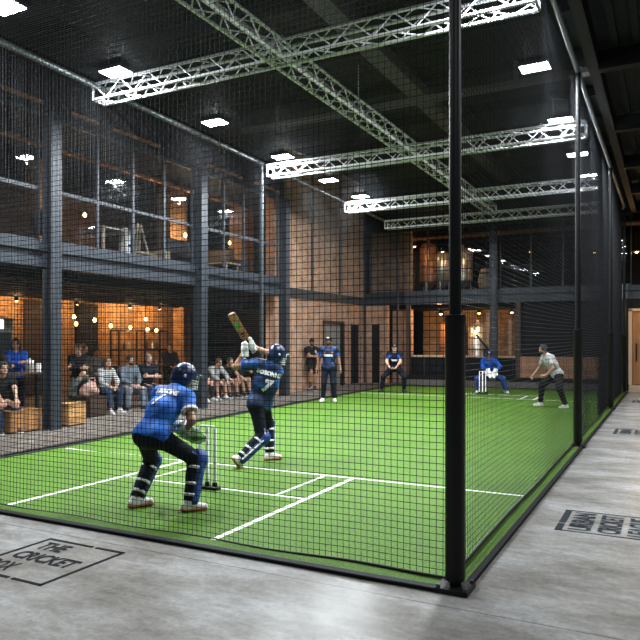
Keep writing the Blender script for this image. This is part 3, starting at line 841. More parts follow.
def table(x, y, z, lb, h=.75, sx=.4, sy=.4, m='light_wood'):
    e = empty('table', (x, y, z), lb, 'table')
    box(-sx, sx, -sy, sy, h - .04, h).build('table_top', m, e, bevel=.006)
    for a in (-1, 1):
        for b in (-1, 1):
            box(a * (sx - .06) - .025, a * (sx - .06) + .025, b * (sy - .06) - .025, b * (sy - .06) + .025, 0, h - .04).build('leg', m, e)
table(-11.5, 11.35, 3.5, 'small pale wooden table on the upper gallery left of the easel')
table(-12.2, 8.4, 3.5, 'pale wooden table on the upper gallery left of the first column')
table(-11.7, 16.1, 3.5, 'low pale table between the dark sofas on the upper gallery', .45, .5, .35)
e = empty('display_board', (-11.3, 12.3, 3.5), 'pale folding easel leaning open behind the upper window beside the small table', 'easel')
for a in (-1, 1):
    MB().tube((.0, a * .05, 1.0), (.15, a * .28, 0), .025, 6).build('leg', 'light_wood', e); MB().tube((0, a * .05, 1.0), (-.25, a * .25, 0), .025, 6).build('leg', 'light_wood', e)
box(-.02, .1, -.2, .2, .3, .34).build('tray', 'light_wood', e)
e = empty('water_cooler', (-11.4, 11.95, 3.5), 'pale grey rounded water cooler beside the easel on the upper gallery', 'cooler')
MB().lathe([(.15, 0), (.15, .5), (.13, .55), (.14, .6), (.14, .8), (.06, .86)], (0, 0, 0), 18).build('body', 'white', e, True)
box(.14, .17, -.05, .05, .4, .46).build('tap', 'black_metal', e)
for i, (x, y, s_, lb) in enumerate(((-11.4, 12.75, .16, 'small brown carton on the upper gallery floor right of the easel'), (-11.35, 13.1, .2, 'larger brown carton on the upper gallery beside the window mullion'))):
    e = empty('carton', (x, y, 3.5), lb, 'box')
    box(-s_, s_, -s_ * .8, s_ * .8, 0, s_ * 2.2).build('body', 'ply', e); box(-s_, s_, -.02, .02, s_ * 2.2, s_ * 2.2 + .003).build('tape', 'light_wood', e)
def sofa(x, y, lb, rz=0):
    e = empty('sofa', (x, y, 3.5), lb, 'sofa', rz)
    [box(p * .33 - .03, p * .33 + .03, q * .68 - .03, q * .68 + .03, 0, .1).build('leg', 'black_metal', e) for p in (-1, 1) for q in (-1, 1)]; box(-.4, .4, -.75, .75, .1, .42).build('seat', 'leather', e, bevel=.04); box(-.42, -.22, -.75, .75, .3, .95).build('backrest', 'leather', e, bevel=.05)
    for a in (-1, 1): box(-.4, .4, a * .8 - .1, a * .8 + .1, .1, .62).build('armrest', 'leather', e, bevel=.04)
sofa(-12.2, 14.6, 'dark sofa on the upper gallery before the bright brick pier', R(180))
sofa(-12.3, 16.9, 'dark sofa on the upper gallery facing the low pale table', R(90))
e = empty('monitor', (-11.9, 8.35, 4.25), 'tilted pale monitor on the table behind the upper window left of the first column', 'monitor')
box(-.02, .02, -.28, .28, .12, .5).build('screen', 'white', e, bevel=.01); MB().tube((0, 0, .01), (-.02, 0, .2), .02).build('neck', 'black_metal', e); box(-.1, .1, -.12, .12, 0, .015).build('foot', 'black_metal', e)
def chair(x, y, z, rz, lb):
    e = empty('chair', (x, y, z), lb, 'chair', rz)
    box(-.2, .2, -.2, .2, .42, .46).build('seat', 'dark_wood', e); box(-.22, -.18, -.2, .2, .46, .9).build('backrest', 'dark_wood', e)
    for a in (-1, 1):
        for b in (-1, 1): box(a * .18 - .018, a * .18 + .018, b * .18 - .018, b * .18 + .018, 0, .42).build('leg', 'dark_wood', e)
chair(-12.1, 10.6, 3.5, .4, 'dark wooden chair on the upper gallery left of the small pale table')
chair(-11.6, 9.75, 3.5, 2.2, 'dark wooden chair on the upper gallery right of the first column')
chair(-11.9, 7.4, 3.5, 1.2, 'dark wooden chair at the pale table left of the first column upstairs')
tag(MB().tube((-12.5, 2, 6.1), (-12.5, 18.5, 6.1), .06, 10).build('copper_pipe', 'copper', None, True), 'copper pipe running lengthwise under the upper gallery ceiling', 'pipe')

# ------------------------------------------------------------------ rear building: brewery and bar
def tank(x, y, z, r, h, m, lb, cone=.35):
    e = empty('brewing_tank', (x, y, z), lb, 'tank', 0, 'brewing tanks at the rear')
    MB().lathe([(.05, .3), (r, .3 + cone), (r, h - .2), (r * .75, h - .06), (r * .2, h), (.06, h + .05), (.06, h + .12)], (0, 0, 0), 28).build('vessel', m, e, True)
    for k in range(3):
        a = k * 2.094 + .5
        MB().tube((r * .85 * math.cos(a), r * .85 * math.sin(a), 0), (r * .85 * math.cos(a), r * .85 * math.sin(a), .3 + cone + .05), .03).build('leg', 'chrome', e)
    MB().lathe([(r + .006, h * .55), (r + .012, h * .56), (r + .006, h * .57)], (0, 0, 0), 28).build('band', 'steel_dark', e, True)
    return e
tank(-8.0, 27.0, 0, .45, 2.5, 'copper', 'tall copper brewing tank downstairs, left one behind the bar counter')
tank(-6.9, 27.1, 0, .4, 2.4, 'chrome', 'steel brewing tank downstairs, right one behind the bar counter')
tank(-9.0, 27.2, 3.5, .38, 2.3, 'copper', 'copper brewing tank upstairs beside the rear brick wall')
tank(-8.35, 27.0, 3.5, .32, 1.9, 'chrome', 'slim steel brewing tank upstairs in the middle of the trio')
tank(-7.55, 27.2, 3.5, .4, 2.0, 'chrome', 'wide steel brewing tank upstairs, right one of the trio')
e = empty('bar_counter', (-7.2, FB + .75, 0), 'dark bar counter with a pale top below the rear gallery, before the tanks', 'counter')
box(-1.9, 2.2, -.3, .3, .36, 1.05).build('front', 'dark', e); box(-1.95, 2.2, -.36, .36, 1.05, 1.11).build('counter_top', 'light_wood', e, bevel=.006); box(-1.9, 2.2, -.25, .25, 0, .36).build('plinth', 'black_metal', e)
for i in range(4): MB().tube((-1.4 + i * 1.15, -.33, .36), (-1.4 + i * 1.15, -.33, 1.05), .015).build('post', 'steel_dark', e)
for i, (x, l) in enumerate(((-7.55, 'left of the pair by the copper tank'), (-7.3, 'right of the pair by the copper tank'), (-6.2, 'before the steel tank'), (-5.35, 'left of the pair behind the rear column'), (-5.05, 'right of the pair behind the rear column'))):
    o = empty('tap_tower', (x, FB + .85, 1.35), 'pale upright tap tower on the rear bar, ' + l, 'tap tower', 0, 'tap towers at the rear bar')
    box(-.055, .055, -.05, .05, -.3, 1.1 if i != 2 else 1.35).build('column', 'light_wood', o, bevel=.01)
    MB().tube((0, -.05, .6), (0, -.16, .55), .015).build('spout', 'chrome', o)
    o.location.z = 1.41
for x, y, z, p in ((-8.1, 26.0, 2.85, 60), (-6.6, 26.1, 2.85, 40), (-5.3, 25.9, 2.85, 12), (-9.2, 26.0, 5.6, 12), (-8.0, 25.9, 5.3, 14), (-7.0, 26.2, 5.4, 16), (-4.9, 27.5, 5.3, 14), (-2.6, 28, 5.2, 12), (-.3, 24.2, 2.85, 16), (-1.05, 26.5, 4.95, 30)):
    up = z > 3.4
    e = empty('pendant_lamp', (x, y, z), {-8.1: 'warm cone pendant over the copper tank downstairs', -6.6: 'warm cone pendant over the steel tank downstairs', -5.3: 'warm cone pendant over the end of the rear bar counter', -9.2: 'warm cone pendant over the copper tank upstairs',
        -8.0: 'warm cone pendant over the slim steel tank upstairs', -7.0: 'warm cone pendant right of the upstairs tanks', -4.9: 'warm cone pendant upstairs behind the rear column', -2.6: 'warm cone pendant upstairs over the crouching bowler', -.3: 'warm cone pendant in front of the corridor end door', -1.05: 'warm cone pendant upstairs above the corridor end door'}[x], 'pendant lamp', 0, 'cone pendants at the rear')
    MB().lathe([(.13, -.08), (.12, -.06), (.03, .06), (.015, .08)], (0, 0, 0), 18).build('shade', 'black_metal', e, True)
    MB().lathe([(.02, -.12), (.05, -.1), (.05, -.07), (.02, -.06)], (0, 0, 0), 12).build('bulb', 'bulb', e, True)
    MB().tube((0, 0, .08), (0, 0, (6.2 if up else 2.95) - z), .006, 5).build('cord', 'black_metal', e)
    plight(x, y, z - .16, p)
# wall lamp on a long arm, left of the far wicket
e = empty('arm_lamp', (-6.45, FB + .35, 1.5), 'warm lamp head on a dark slanted arm on the rear bar, above the far wicket', 'lamp')
MB().tube((.35, 0, -.1), (-.05, -.05, .42), .035, 8).build('arm', 'black_metal', e); MB().lathe([(.03, -.06), (.07, 0), (.05, .07)], (-.08, -.05, .5), 12).build('bulb', 'bulb', e, True)
box(.25, .45, -.1, .1, -.39, -.1).build('base', 'black_metal', e)
plight(-6.5, FB + .1, 2.05, 4)
e = empty('barrel', (-6.35, 26.4, 3.5), 'pale wooden barrel standing upstairs behind the rear windows', 'barrel')
MB().lathe([(.25, 0), (.34, .35), (.36, .5), (.34, .68), (.25, 1.0)], (0, 0, 0), 20).build('body', 'light_wood', e, True)
for z, r_ in ((.2, .315), (.8, .315)): MB().lathe([(r_, z), (r_ + .012, z + .01), (r_ + .012, z + .04), (r_, z + .05)], (0, 0, 0), 20).build('hoop', 'steel_dark', e, True)
tag(MB().tube((-11, 26.2, 5.85), (6, 26.2, 5.85), .09, 12).build('copper_pipe', 'copper', None, True), 'thick copper pipe running under the rear gallery ceiling', 'pipe')
# bag on the cube seat
# ------------------------------------------------------------------ people: implicit surfaces
def nrm(v):
    v = np.asarray(v, float); return v / (np.linalg.norm(v) + 1e-9)
V3 = lambda *a: np.array(a, float)

class Prim:
    """rounded cone (optionally flat ended, squashed along an axis) or ellipsoid"""
    def __init__(s, a, b=None, ra=.05, rb=None, fa=False, fb=False, ax=None, sq=1.0, k=.03, rad=None, rot=None):
        s.a = np.asarray(a, float); s.k = k
        if b is None:
            s.kind = 'e'; s.rad = np.asarray(rad, float); s.rot = np.eye(3) if rot is None else np.asarray(rot, float); s.R = s.rad.max()
            s.lo = s.a - s.R; s.hi = s.a + s.R
        else:
            s.kind = 'c'; s.b = np.asarray(b, float); s.ra = ra; s.rb = ra if rb is None else rb; s.fa = fa; s.fb = fb
            s.ax = None if ax is None else nrm(ax); s.sq = sq
            m = max(s.ra, s.rb) * max(1, sq)
            s.lo = np.minimum(s.a, s.b) - m; s.hi = np.maximum(s.a, s.b) + m
    def d(s, P):
        if s.kind == 'e':
            q = (P - s.a) @ s.rot.T
            L = np.sqrt(((q / s.rad) ** 2).sum(-1))
            return (L - 1) * s.rad.min() * .55 + (L - 1) * s.rad.mean() * .45
        ba = s.b - s.a; L2 = ba @ ba + 1e-12
        pa = P - s.a; t = (pa @ ba) / L2; tc = np.clip(t, 0, 1)
        q = pa - tc[..., None] * ba
        if s.ax is not None:
            u = q @ s.ax; q = q - (u * (1 - 1 / s.sq))[..., None] * s.ax
        d = np.sqrt((q * q).sum(-1)) - (s.ra + (s.rb - s.ra) * tc)
        L = math.sqrt(L2)
        if s.fa: d = np.maximum(d, -t * L)
        if s.fb: d = np.maximum(d, (t - 1) * L)
        return d

def surface_nets(f, org, h):
    s = f < 0
    n = np.array(f.shape) - 1
    c = np.zeros(n, int)
    offs = [(i, j, k) for i in (0, 1) for j in (0, 1) for k in (0, 1)]
    for o in offs: c += s[o[0]:o[0] + n[0], o[1]:o[1] + n[1], o[2]:o[2] + n[2]]
    act = (c > 0) & (c < 8)
    cells = np.argwhere(act); idx = -np.ones(n, int); idx[act] = np.arange(len(cells))
    acc = np.zeros((len(cells), 3)); cnt = np.zeros(len(cells))
    for o in offs:
        for ax in range(3):
            if o[ax]: continue
            p = list(o); p[ax] = 1
            f0 = f[tuple((cells + o).T)]; f1 = f[tuple((cells + p).T)]
            m = (f0 < 0) != (f1 < 0)
            t = f0[m] / (f0[m] - f1[m])
            pt = np.tile(np.array(o, float), (m.sum(), 1)); pt[:, ax] += t
            acc[m] += pt; cnt[m] += 1
    v = (cells + acc / cnt[:, None]) * h + org
    F = []
    for ax in range(3):
        a1, a2 = (ax + 1) % 3, (ax + 2) % 3
        sl0 = [slice(1, -1)] * 3; sl1 = [slice(1, -1)] * 3
        sl0[ax] = slice(0, -1); sl1[ax] = slice(1, None)
        A = s[tuple(sl0)]; B = s[tuple(sl1)]
        e = np.argwhere(A != B); st = A[tuple(e.T)]
        g = e.copy(); g[:, a1] += 1; g[:, a2] += 1
        def cell(d1, d2):
            q = g.copy(); q[:, a1] += d1; q[:, a2] += d2; return idx[tuple(q.T)]
        Q = np.stack([cell(-1, -1), cell(0, -1), cell(0, 0), cell(-1, 0)], 1)
        Q[~st] = Q[~st][:, ::-1]
        F.append(Q)
    return v, np.concatenate(F)

def sdf_mesh(prims, h, clips=(), subs=()):
    """clips: (point, normal) keeps the side against the normal; subs: Prims carved away"""
    lo = np.min([p.lo for p in prims], 0) - 3 * h; hi = np.max([p.hi for p in prims], 0) + 3 * h
    n = np.ceil((hi - lo) / h).astype(int) + 1
    f = np.full(n, .5)
    ax = [lo[i] + h * np.arange(n[i]) for i in range(3)]
    def block(p, mg):
        i0 = np.maximum(0, np.floor((p.lo - mg - lo) / h).astype(int)); i1 = np.minimum(n, np.ceil((p.hi + mg - lo) / h).astype(int) + 1)
        sl = tuple(slice(a, b) for a, b in zip(i0, i1))
        P = np.stack(np.meshgrid(*[ax[i][sl[i]] for i in range(3)], indexing='ij'), -1)
        return sl, P
    for p in prims:
        sl, P = block(p, p.k + 2.5 * h)
        d = p.d(P); o = f[sl]; k = max(p.k, 1e-4)
        hh = np.maximum(k - np.abs(d - o), 0) / k
        f[sl] = np.minimum(d, o) - hh * hh * k * .25
    for p in subs:
        sl, P = block(p, p.k + 2 * h)
        f[sl] = np.maximum(f[sl], -p.d(P))
    if clips:
        P = np.stack(np.meshgrid(*ax, indexing='ij'), -1)
        for c in clips:
            pt, nn = c[0], nrm(c[1])
            f = np.maximum(f, (P - np.asarray(pt)) @ nn)
    f[0] = f[-1] = .5; f[:, 0] = f[:, -1] = .5; f[:, :, 0] = f[:, :, -1] = .5
    return surface_nets(f, lo, h)

def mesh_obj(name, parts, m, parent):
    V = []; F = []; n = 0
    for v, q in parts:
        V.append(v); F.append(q + n); n += len(v)
    V = np.concatenate(V); F = np.concatenate(F)
    me = bpy.data.meshes.new(name)
    me.vertices.add(len(V)); me.vertices.foreach_set('co', V.astype(np.float32).ravel())
    me.loops.add(F.size); me.loops.foreach_set('vertex_index', F.astype(np.int32).ravel())
    me.polygons.add(len(F)); me.polygons.foreach_set('loop_start', np.arange(0, F.size, 4, dtype=np.int32))
    me.update(calc_edges=True); me.validate(); me.shade_smooth()
    me.materials.append(M[m] if isinstance(m, str) else m)
    o = bpy.data.objects.new(name, me); COL.objects.link(o)
    if parent: o.parent = parent
    return o

def ik(a, c, l1, l2, pole):
    a = np.asarray(a, float); c = np.asarray(c, float); d = c - a; L = np.linalg.norm(d); u = d / (L + 1e-9)
    L2 = min(L, (l1 + l2) * .998); c = a + u * L2
    x = (l1 * l1 - l2 * l2 + L2 * L2) / (2 * L2); y = math.sqrt(max(l1 * l1 - x * x, 0))
    p = np.asarray(pole, float); p = p - (p @ u) * u
    if np.linalg.norm(p) < 1e-4: p = V3(0, 0, 1) - u[2] * u
    return a + u * x + nrm(p) * y, c

SKIN = {'fair': (.50, .29, .20), 'tan': (.40, .215, .135), 'brown': (.25, .125, .072), 'deep': (.17, .085, .05)}
for k_, c_ in SKIN.items(): M['skin_' + k_] = mat('skin_' + k_, c_, .5, spec=.35)
for k_, c_ in {'h_black': (.012, .010, .009), 'h_brown': (.05, .028, .016), 'h_fair': (.16, .09, .045), 'h_grey': (.14, .13, .125)}.items(): M[k_] = mat(k_, c_, .55, bump=.6, bscale=90)
M['eye'] = mat('eye', (.03, .022, .018), .25); M['lip'] = mat('lip', (.32, .12, .095), .5)
def cloth(n, c, **k): M[n] = mat(n, c, .85, spec=.2, bump=.35, bscale=26, **k)
cloth('c_black', (.009, .009, .010)); cloth('c_navy', (.005, .0075, .016)); cloth('c_charcoal', (.035, .036, .04)); cloth('c_denim_dark', (.022, .04, .085))
cloth('c_denim_light', (.21, .25, .30), noise=.25, nscale=20); cloth('c_chambray', (.13, .16, .195), noise=.2, nscale=25); cloth('c_grey', (.33, .34, .35), noise=.15, nscale=12)
cloth('c_white', (.62, .61, .58)); cloth('c_royal', (.008, .06, .32)); cloth('c_greyteal', (.14, .175, .175), noise=.2, nscale=12); cloth('c_pink', (.5, .31, .25), noise=.3, nscale=14)
cloth('c_tee', (.50, .51, .50), noise=.28, nscale=14); cloth('c_trouser', (.005, .007, .016)); cloth('c_green', (.07, .2, .05), noise=.5, nscale=30)
M['c_keeper'] = camo('c_keeper', (.06, .16, .04), (.55, .56, .5), 24, .47)
M['c_stripe'] = stripes('c_stripe', (.55, .54, .52), (.09, .1, .12), 7)
M['c_stripe2'] = stripes('c_stripe2', (.36, .31, .27), (.03, .03, .03), 9)
M['j_royal'] = camo('j_royal', (.006, .075, .36), (.02, .18, .66), 4, .5, (.5, .5, 2.5))
M['j_mix'] = camo('j_mix', (.007, .018, .055), (.022, .095, .30), 7, .55, (.6, .6, 1.6))
M['j_fielder'] = camo('j_fielder', (.004, .008, .022), (.009, .036, .125), 8, .5, (1, 1, 1))
M['j_half'] = camo('j_half', (.010, .016, .035), (.012, .05, .16), 6, .6, (1, 1, 1))
M['helmet'] = mat('helmet_shell', (.006, .016, .06), .32, spec=.5); M['helmet_royal'] = mat('helmet_royal', (.015, .09, .4), .35)
M['pad_blue'] = mat('leg_pad', (.010, .045, .21), .6, bump=.2, bscale=40); M['strap'] = mat('strap', (.68, .68, .66), .7)
M['shoe_white'] = mat('shoe_white', (.66, .65, .63), .6); M['shoe_black'] = mat('shoe_black', (.02, .02, .022), .5); M['sole_orange'] = mat('sole_orange', (.5, .13, .05), .6)
M['sole_white'] = mat('sole_white', (.6, .6, .58), .6); M['glove_white'] = mat('glove_white', (.68, .68, .66), .7, bump=.4, bscale=50); M['sock'] = mat('sock', (.03, .03, .03), .9)

def head_frame(face, tilt=(0, 0, 1)):
    F = nrm(face); U = np.asarray(tilt, float); U = nrm(U - (U @ F) * F); Rr = np.cross(F, U); return F, U, Rr

def hand_prims(w, d, n, side, curl=.5, s=1.0, fat=1.0):
    """w wrist, d along the hand, n palm normal, side = direction of the thumb"""
    d = nrm(d); n = nrm(n - (n @ d) * d); sd = np.cross(d, n)
    if sd @ side < 0: sd = -sd
    P = [Prim(w - d * .03 * s, w + d * .03 * s, .027 * s * fat, .028 * s * fat, k=.02)]
    P.append(Prim(w + d * .03 * s, w + d * .085 * s, .017 * s * fat, .016 * s * fat, ax=sd, sq=2.3, k=.015))
    for i, (o, l) in enumerate(((.030, .07), (.011, .078), (-.010, .072), (-.029, .057))):
        b = w + d * (.092 - abs(o) * .25) * s + sd * o * s; l *= s
        a1 = curl * 1.1; a2 = curl * 2.3
        m = b + (d * math.cos(a1) + n * math.sin(a1)) * l * .5 + sd * o * .1
        e = m + (d * math.cos(a2) + n * math.sin(a2)) * l * .55
        P += [Prim(b, m, .0092 * s * fat, .0086 * s * fat, k=.005), Prim(m, e, .0086 * s * fat, .007 * s * fat, k=.004)]
    b = w + d * .03 * s + sd * .024 * s; m = b + (d * .5 + sd * .75 + n * .35) * .042 * s; e = m + (d * .8 + sd * .1 + n * (.3 + curl * .5)) * .036 * s
    P += [Prim(b, m, .0125 * s * fat, .0105 * s * fat, k=.01), Prim(m, e, .0105 * s * fat, .0085 * s * fat, k=.005)]
    return P

def person(label, loc, yaw, P, W, group=None, h=.017, hh=.009, name='person'):
    """P pose in local axes (x right, y forward, z up); W what is worn"""
    s = W.get('scale', 1.0); fem = W.get('fem', False)
    root = empty(name, loc, label, 'person', yaw, group)
    pel = np.asarray(P['pelvis'], float); sp = nrm(P['spine']); ax = nrm(np.asarray(P.get('shax', (1, 0, 0)), float)); hx = nrm(np.asarray(P.get('hipax', P.get('shax', (1, 0, 0))), float))
    ax = nrm(ax - (ax @ sp) * sp)
    fw = np.cross(sp, ax); fw = nrm(fw)           # chest forward
    nb = pel + sp * .53 * s; mid = pel + sp * .27 * s - fw * P.get('hunch', .01)
    sw = (.165 if fem else .185) * s
    sh = {-1: nb - sp * .055 * s - ax * sw + np.asarray(P.get('shL', (0, 0, 0))), 1: nb - sp * .055 * s + ax * sw + np.asarray(P.get('shR', (0, 0, 0)))}
    hip = {-1: pel - hx * .092 * s, 1: pel + hx * .092 * s}
    F, U, Rr = head_frame(P['face'], P.get('headup', sp * .4 + V3(0, 0, 1)))
    hc = nb + nrm(np.asarray(P.get('neck', sp), float)) * .185 * s + F * .03
    el = {}; wr = {}; kn = {}; an = {}
    for sd, nm in ((-1, 'L'), (1, 'R')):
        el[sd], wr[sd] = ik(sh[sd], P['wr' + nm], .285 * s, .255 * s, P.get('el' + nm, -fw * 1.0 + V3(0, 0, -.4) + ax * sd * .4))
        kn[sd], an[sd] = ik(hip[sd], P['an' + nm], .44 * s, .425 * s, P.get('kn' + nm, fw + V3(0, .3, 0)))
    b = s * (1.0 if not fem else .9)
    def torso(e):
        T = [Prim(hip[-1], hip[1], .108 * b + e, ax=fw, sq=1.0, k=.05),
             Prim(pel + sp * .03, mid, (.108 if not fem else .1) * b + e, (.104 if not fem else .088) * b + e, ax=ax, sq=1.32, k=.06),
             Prim(mid, nb - sp * .15 * s, (.104 if not fem else .088) * b + e, .112 * b + e, ax=ax, sq=1.38, k=.06),
             Prim(sh[-1] + ax * .03, sh[1] - ax * .03, .062 * b + e, k=.06),
             Prim(nb + sp * .015, sh[-1], .048 * b + e, .055 * b + e, k=.05), Prim(nb + sp * .015, sh[1], .048 * b + e, .055 * b + e, k=.05)]
        bl = W.get('belly', 0)
        if bl: T.append(Prim(mid - sp * .1 + fw * bl, rad=(.11 + e, .1 + e, .13 + e), k=.06))
        return T
    def arm(sd, e, frac):
        A = []; u = el[sd] - sh[sd]
        if frac <= 1:
            A.append(Prim(sh[sd], sh[sd] + u * frac, .056 * b + e, .046 * b + e * 1.25, fb=frac < 1, k=.03))
        else:
            A.append(Prim(sh[sd], el[sd], .056 * b + e, .042 * b + e, k=.03))
            A.append(Prim(el[sd], el[sd] + (wr[sd] - el[sd]) * (frac - 1), .043 * b + e, .032 * b + e, fb=True, k=.02))
        return A
    def leg(sd, e, frac, loose=0):
        A = []; t = kn[sd] - hip[sd]; c = an[sd] - kn[sd]
        if frac <= 1:
            A.append(Prim(hip[sd], hip[sd] + t * frac, .088 * b + e, .07 * b + e + loose, fb=True, k=.05))
        else:
            A.append(Prim(hip[sd], kn[sd], .088 * b + e, .059 * b + e + loose * .6, k=.05))
            A.append(Prim(kn[sd], kn[sd] + c * (frac - 1), .057 * b + e + loose * .6, .039 * b + e + loose, fb=frac < 2, k=.03))
            back = -np.cross(nrm(c), np.cross(nrm(t), nrm(c))) if np.linalg.norm(np.cross(nrm(t), nrm(c))) > .05 else -fw
            A.append(Prim(kn[sd] + c * .12 + nrm(back) * .012, kn[sd] + c * min(.42, frac - 1) + nrm(back) * .014, .045 * b + e, .042 * b + e, k=.03))
        return A
    skin = 'skin_' + W.get('skin', 'fair')
    # ---- body
    B = torso(0)
    B.append(Prim(nb - sp * .03, hc - U * .06 - F * .02, .056 * b, .054 * b, k=.03))
    for sd in (-1, 1):
        B += arm(sd, 0, 1.0)[:1]; B.append(Prim(el[sd], wr[sd], .042 * b, .028 * b, k=.02)); B += leg(sd, 0, 2.0)
        T = nrm(P.get('toe' + ('L' if sd < 0 else 'R'), fw * 1.0)); up = P.get('fup' + ('L' if sd < 0 else 'R'), (0, 0, 1)); up = np.asarray(up, float); up = nrm(up - (up @ T) * T)
        B.append(Prim(an[sd], an[sd] + T * .11 - up * .045, .038, .026, k=.02))
    parts = [sdf_mesh(B, h)]
    H = [Prim(hc, rad=(.076 * s, .096 * s, .106 * s), rot=np.array([Rr, F, U]), k=.01), Prim(hc + F * .03 - U * .06, rad=(.058 * s, .066 * s, .07 * s), rot=np.array([Rr, F, U]), k=.04),
         Prim(hc + F * .072 - U * .105, hc + F * .074 - U * .106, .024, k=.03), Prim(hc + F * .092 + U * .008, hc + F * .112 - U * .032, .010, .015, k=.014),
         Prim(hc + F * .076 - Rr * .035 + U * .03, hc + F * .076 + Rr * .035 + U * .03, .016, k=.015), Prim(hc - U * .05 - F * .02, hc - U * .14 - F * .03, .052 * b, .056 * b, k=.03)]
    for sd in (-1, 1): H.append(Prim(hc + Rr * sd * .078 - U * .012 - F * .008, rad=(.012, .022, .034), rot=np.array([Rr, F, U]), k=.008))
    subs = [Prim(hc + F * .104 + Rr * sd * .033 + U * .008, rad=(.017, .014, .011), rot=np.array([Rr, F, U]), k=.002) for sd in (-1, 1)]
    parts.append(sdf_mesh(H, hh, subs=subs))
    for sd, nm in ((-1, 'L'), (1, 'R')):
        if W.get('gloves'): continue
        d = nrm(np.asarray(P.get('hd' + nm, wr[sd] - el[sd]), float)); n = np.asarray(P.get('pn' + nm, -ax * sd), float)
        th = np.asarray(P.get('th' + nm, fw + V3(0, 0, .4)), float)
        parts.append(sdf_mesh(hand_prims(wr[sd], d, n, th, P.get('curl', .45), s), .0058))
    mesh_obj('body', parts, skin, root)
    # ---- face details
    if W.get('facing', True):
        for sd in (-1, 1):
            mb = MB(); c = hc + F * .084 + Rr * sd * .033 + U * .008
            mb.lathe([(.003, -.0105), (.009, -.005), (.0105, 0), (.009, .005), (.003, .0105)], tuple(c), 10).build('eye', 'eye', root, True)
            MB().tube(hc + F * .098 + Rr * sd * .018 + U * .032, hc + F * .087 + Rr * sd * .052 + U * .03, .006, 6).build('eyebrow', W.get('hair', 'h_brown'), root, True)
        MB().tube(hc + F * .098 - Rr * .022 - U * .062, hc + F * .098 + Rr * .022 - U * .062, .007, 6).build('mouth', 'lip', root, True)
        if W.get('beard'):
            bs = [Prim(hc + F * .034 - U * .066, rad=(.064, .07, .068), rot=np.array([Rr, F, U]), k=.02), Prim(hc + F * .075 - U * .106, hc + F * .076 - U * .107, .028, k=.03)]
            mesh_obj('beard', [sdf_mesh(bs, hh, clips=[(hc - U * .045, U), (hc + F * .0, -F)], subs=[Prim(hc + F * .11 - U * .058, rad=(.032, .03, .017), rot=np.array([Rr, F, U]))])], W['hair'], root)
    # ---- hair / hat
    RT = np.array([Rr, F, U])
    if W.get('hair') and not W.get('helmet'):
        hs = [Prim(hc - F * .008 + U * .008, rad=(.086 * s, .104 * s, .113 * s), rot=RT, k=.01)]
        face = [Prim(hc + F * .13 - U * .06, rad=(.075, .11, .115), rot=RT), Prim(hc - U * .16 + F * .02, rad=(.12, .12, .11), rot=RT)]
        if W.get('long'):
            hs += [Prim(hc - F * .06 - U * .02, nb - fw * .07 - sp * .1, .075, .05, ax=ax, sq=1.3, k=.04)]
            for sd in (-1, 1): hs.append(Prim(hc + Rr * sd * .075 - U * .02, nb + ax * sd * .075 + fw * .06 - sp * .1, .03, .025, k=.03))
            face = face[:1]
        mesh_obj('hair', [sdf_mesh(hs, hh, subs=face)], W['hair'], root)
    if W.get('cap'):
        cp = mesh_obj('cap', [sdf_mesh([Prim(hc + U * .025, rad=(.09, .108, .1), rot=RT, k=.01)], hh, clips=[(hc + U * .032, -U)])], W['cap'], root)
        if not W.get('beanie'):
            mesh_obj('peak', [sdf_mesh([Prim(hc + F * .125 + U * .037, rad=(.068, .078, .011), rot=RT, k=.01)], .006)], W.get('peak', W['cap']), cp)
        if W.get('capmark'):
            mesh_obj('badge', [sdf_mesh([Prim(hc + F * .1 + U * .075, rad=(.04, .012, .026), rot=RT, k=.01)], .006)], W['capmark'], cp)
    if W.get('helmet'):
        hp = [Prim(hc + U * .022 - F * .005, rad=(.112, .132, .124), rot=RT, k=.01), Prim(hc - F * .05 - U * .05, rad=(.095, .09, .075), rot=RT, k=.04)]
        for sd in (-1, 1): hp.append(Prim(hc + Rr * sd * .085 - U * .05 - F * .005, rad=(.025, .045, .05), rot=RT, k=.03))
        hm = mesh_obj('helmet', [sdf_mesh(hp, hh, subs=[Prim(hc + F * .15 - U * .09, rad=(.1, .13, .12), rot=RT), Prim(hc - U * .17, rad=(.1, .14, .07), rot=RT)])], W['helmet'], root)
        mesh_obj('peak', [sdf_mesh([Prim(hc + F * .135 + U * .03, rad=(.095, .075, .012), rot=RT, k=.01)], .006)], W['helmet'], hm)
        g = MB()
        for q in range(4):
            z = -.035 - q * .027
            g.path([hc + Rr * (.108 * math.sin(a)) + F * (.03 + .125 * math.cos(a)) + U * z for a in np.linspace(-1.5, 1.5, 13)], .0038, 5)
        for a in (-.9, -.3, .3, .9):
            g.path([hc + Rr * (.108 * math.sin(a)) + F * (.03 + .125 * math.cos(a)) + U * z for z in (.02, -.12)], .0038, 5)
        g.build('grille', W.get('grille', 'white_metal'), hm, True)
        for sd in (-1, 1):
            mesh_obj('badge', [sdf_mesh([Prim(hc + Rr * sd * .108 - F * .03 + U * .0, rad=(.012, .018, .022), rot=RT, k=.01)], .006)], 'strap', hm)
    # ---- shirt
    e = W.get('fit', .017)
    sl = W.get('sleeve', .62)
    S = torso(e)
    for sd in (-1, 1): S += arm(sd, e + .004, sl)
    shirt = mesh_obj('shirt', [sdf_mesh(S, h, clips=[(pel - sp * W.get('hem', .06), -sp)], subs=[Prim(nb + sp * .045 + fw * .025, nb + sp * .3 + fw * .08, .066, .1, k=.01)])], W['shirt'], root)
    if W.get('cuff'):
        for sd in (-1, 1):
            u = nrm(el[sd] - sh[sd]); c = sh[sd] + (el[sd] - sh[sd]) * sl
            mesh_obj('sleeve_band', [sdf_mesh([Prim(c - u * .035, c + u * .006, .053 * b + e + .01, fa=True, fb=True, k=.001)], .009)], W['cuff'], shirt)
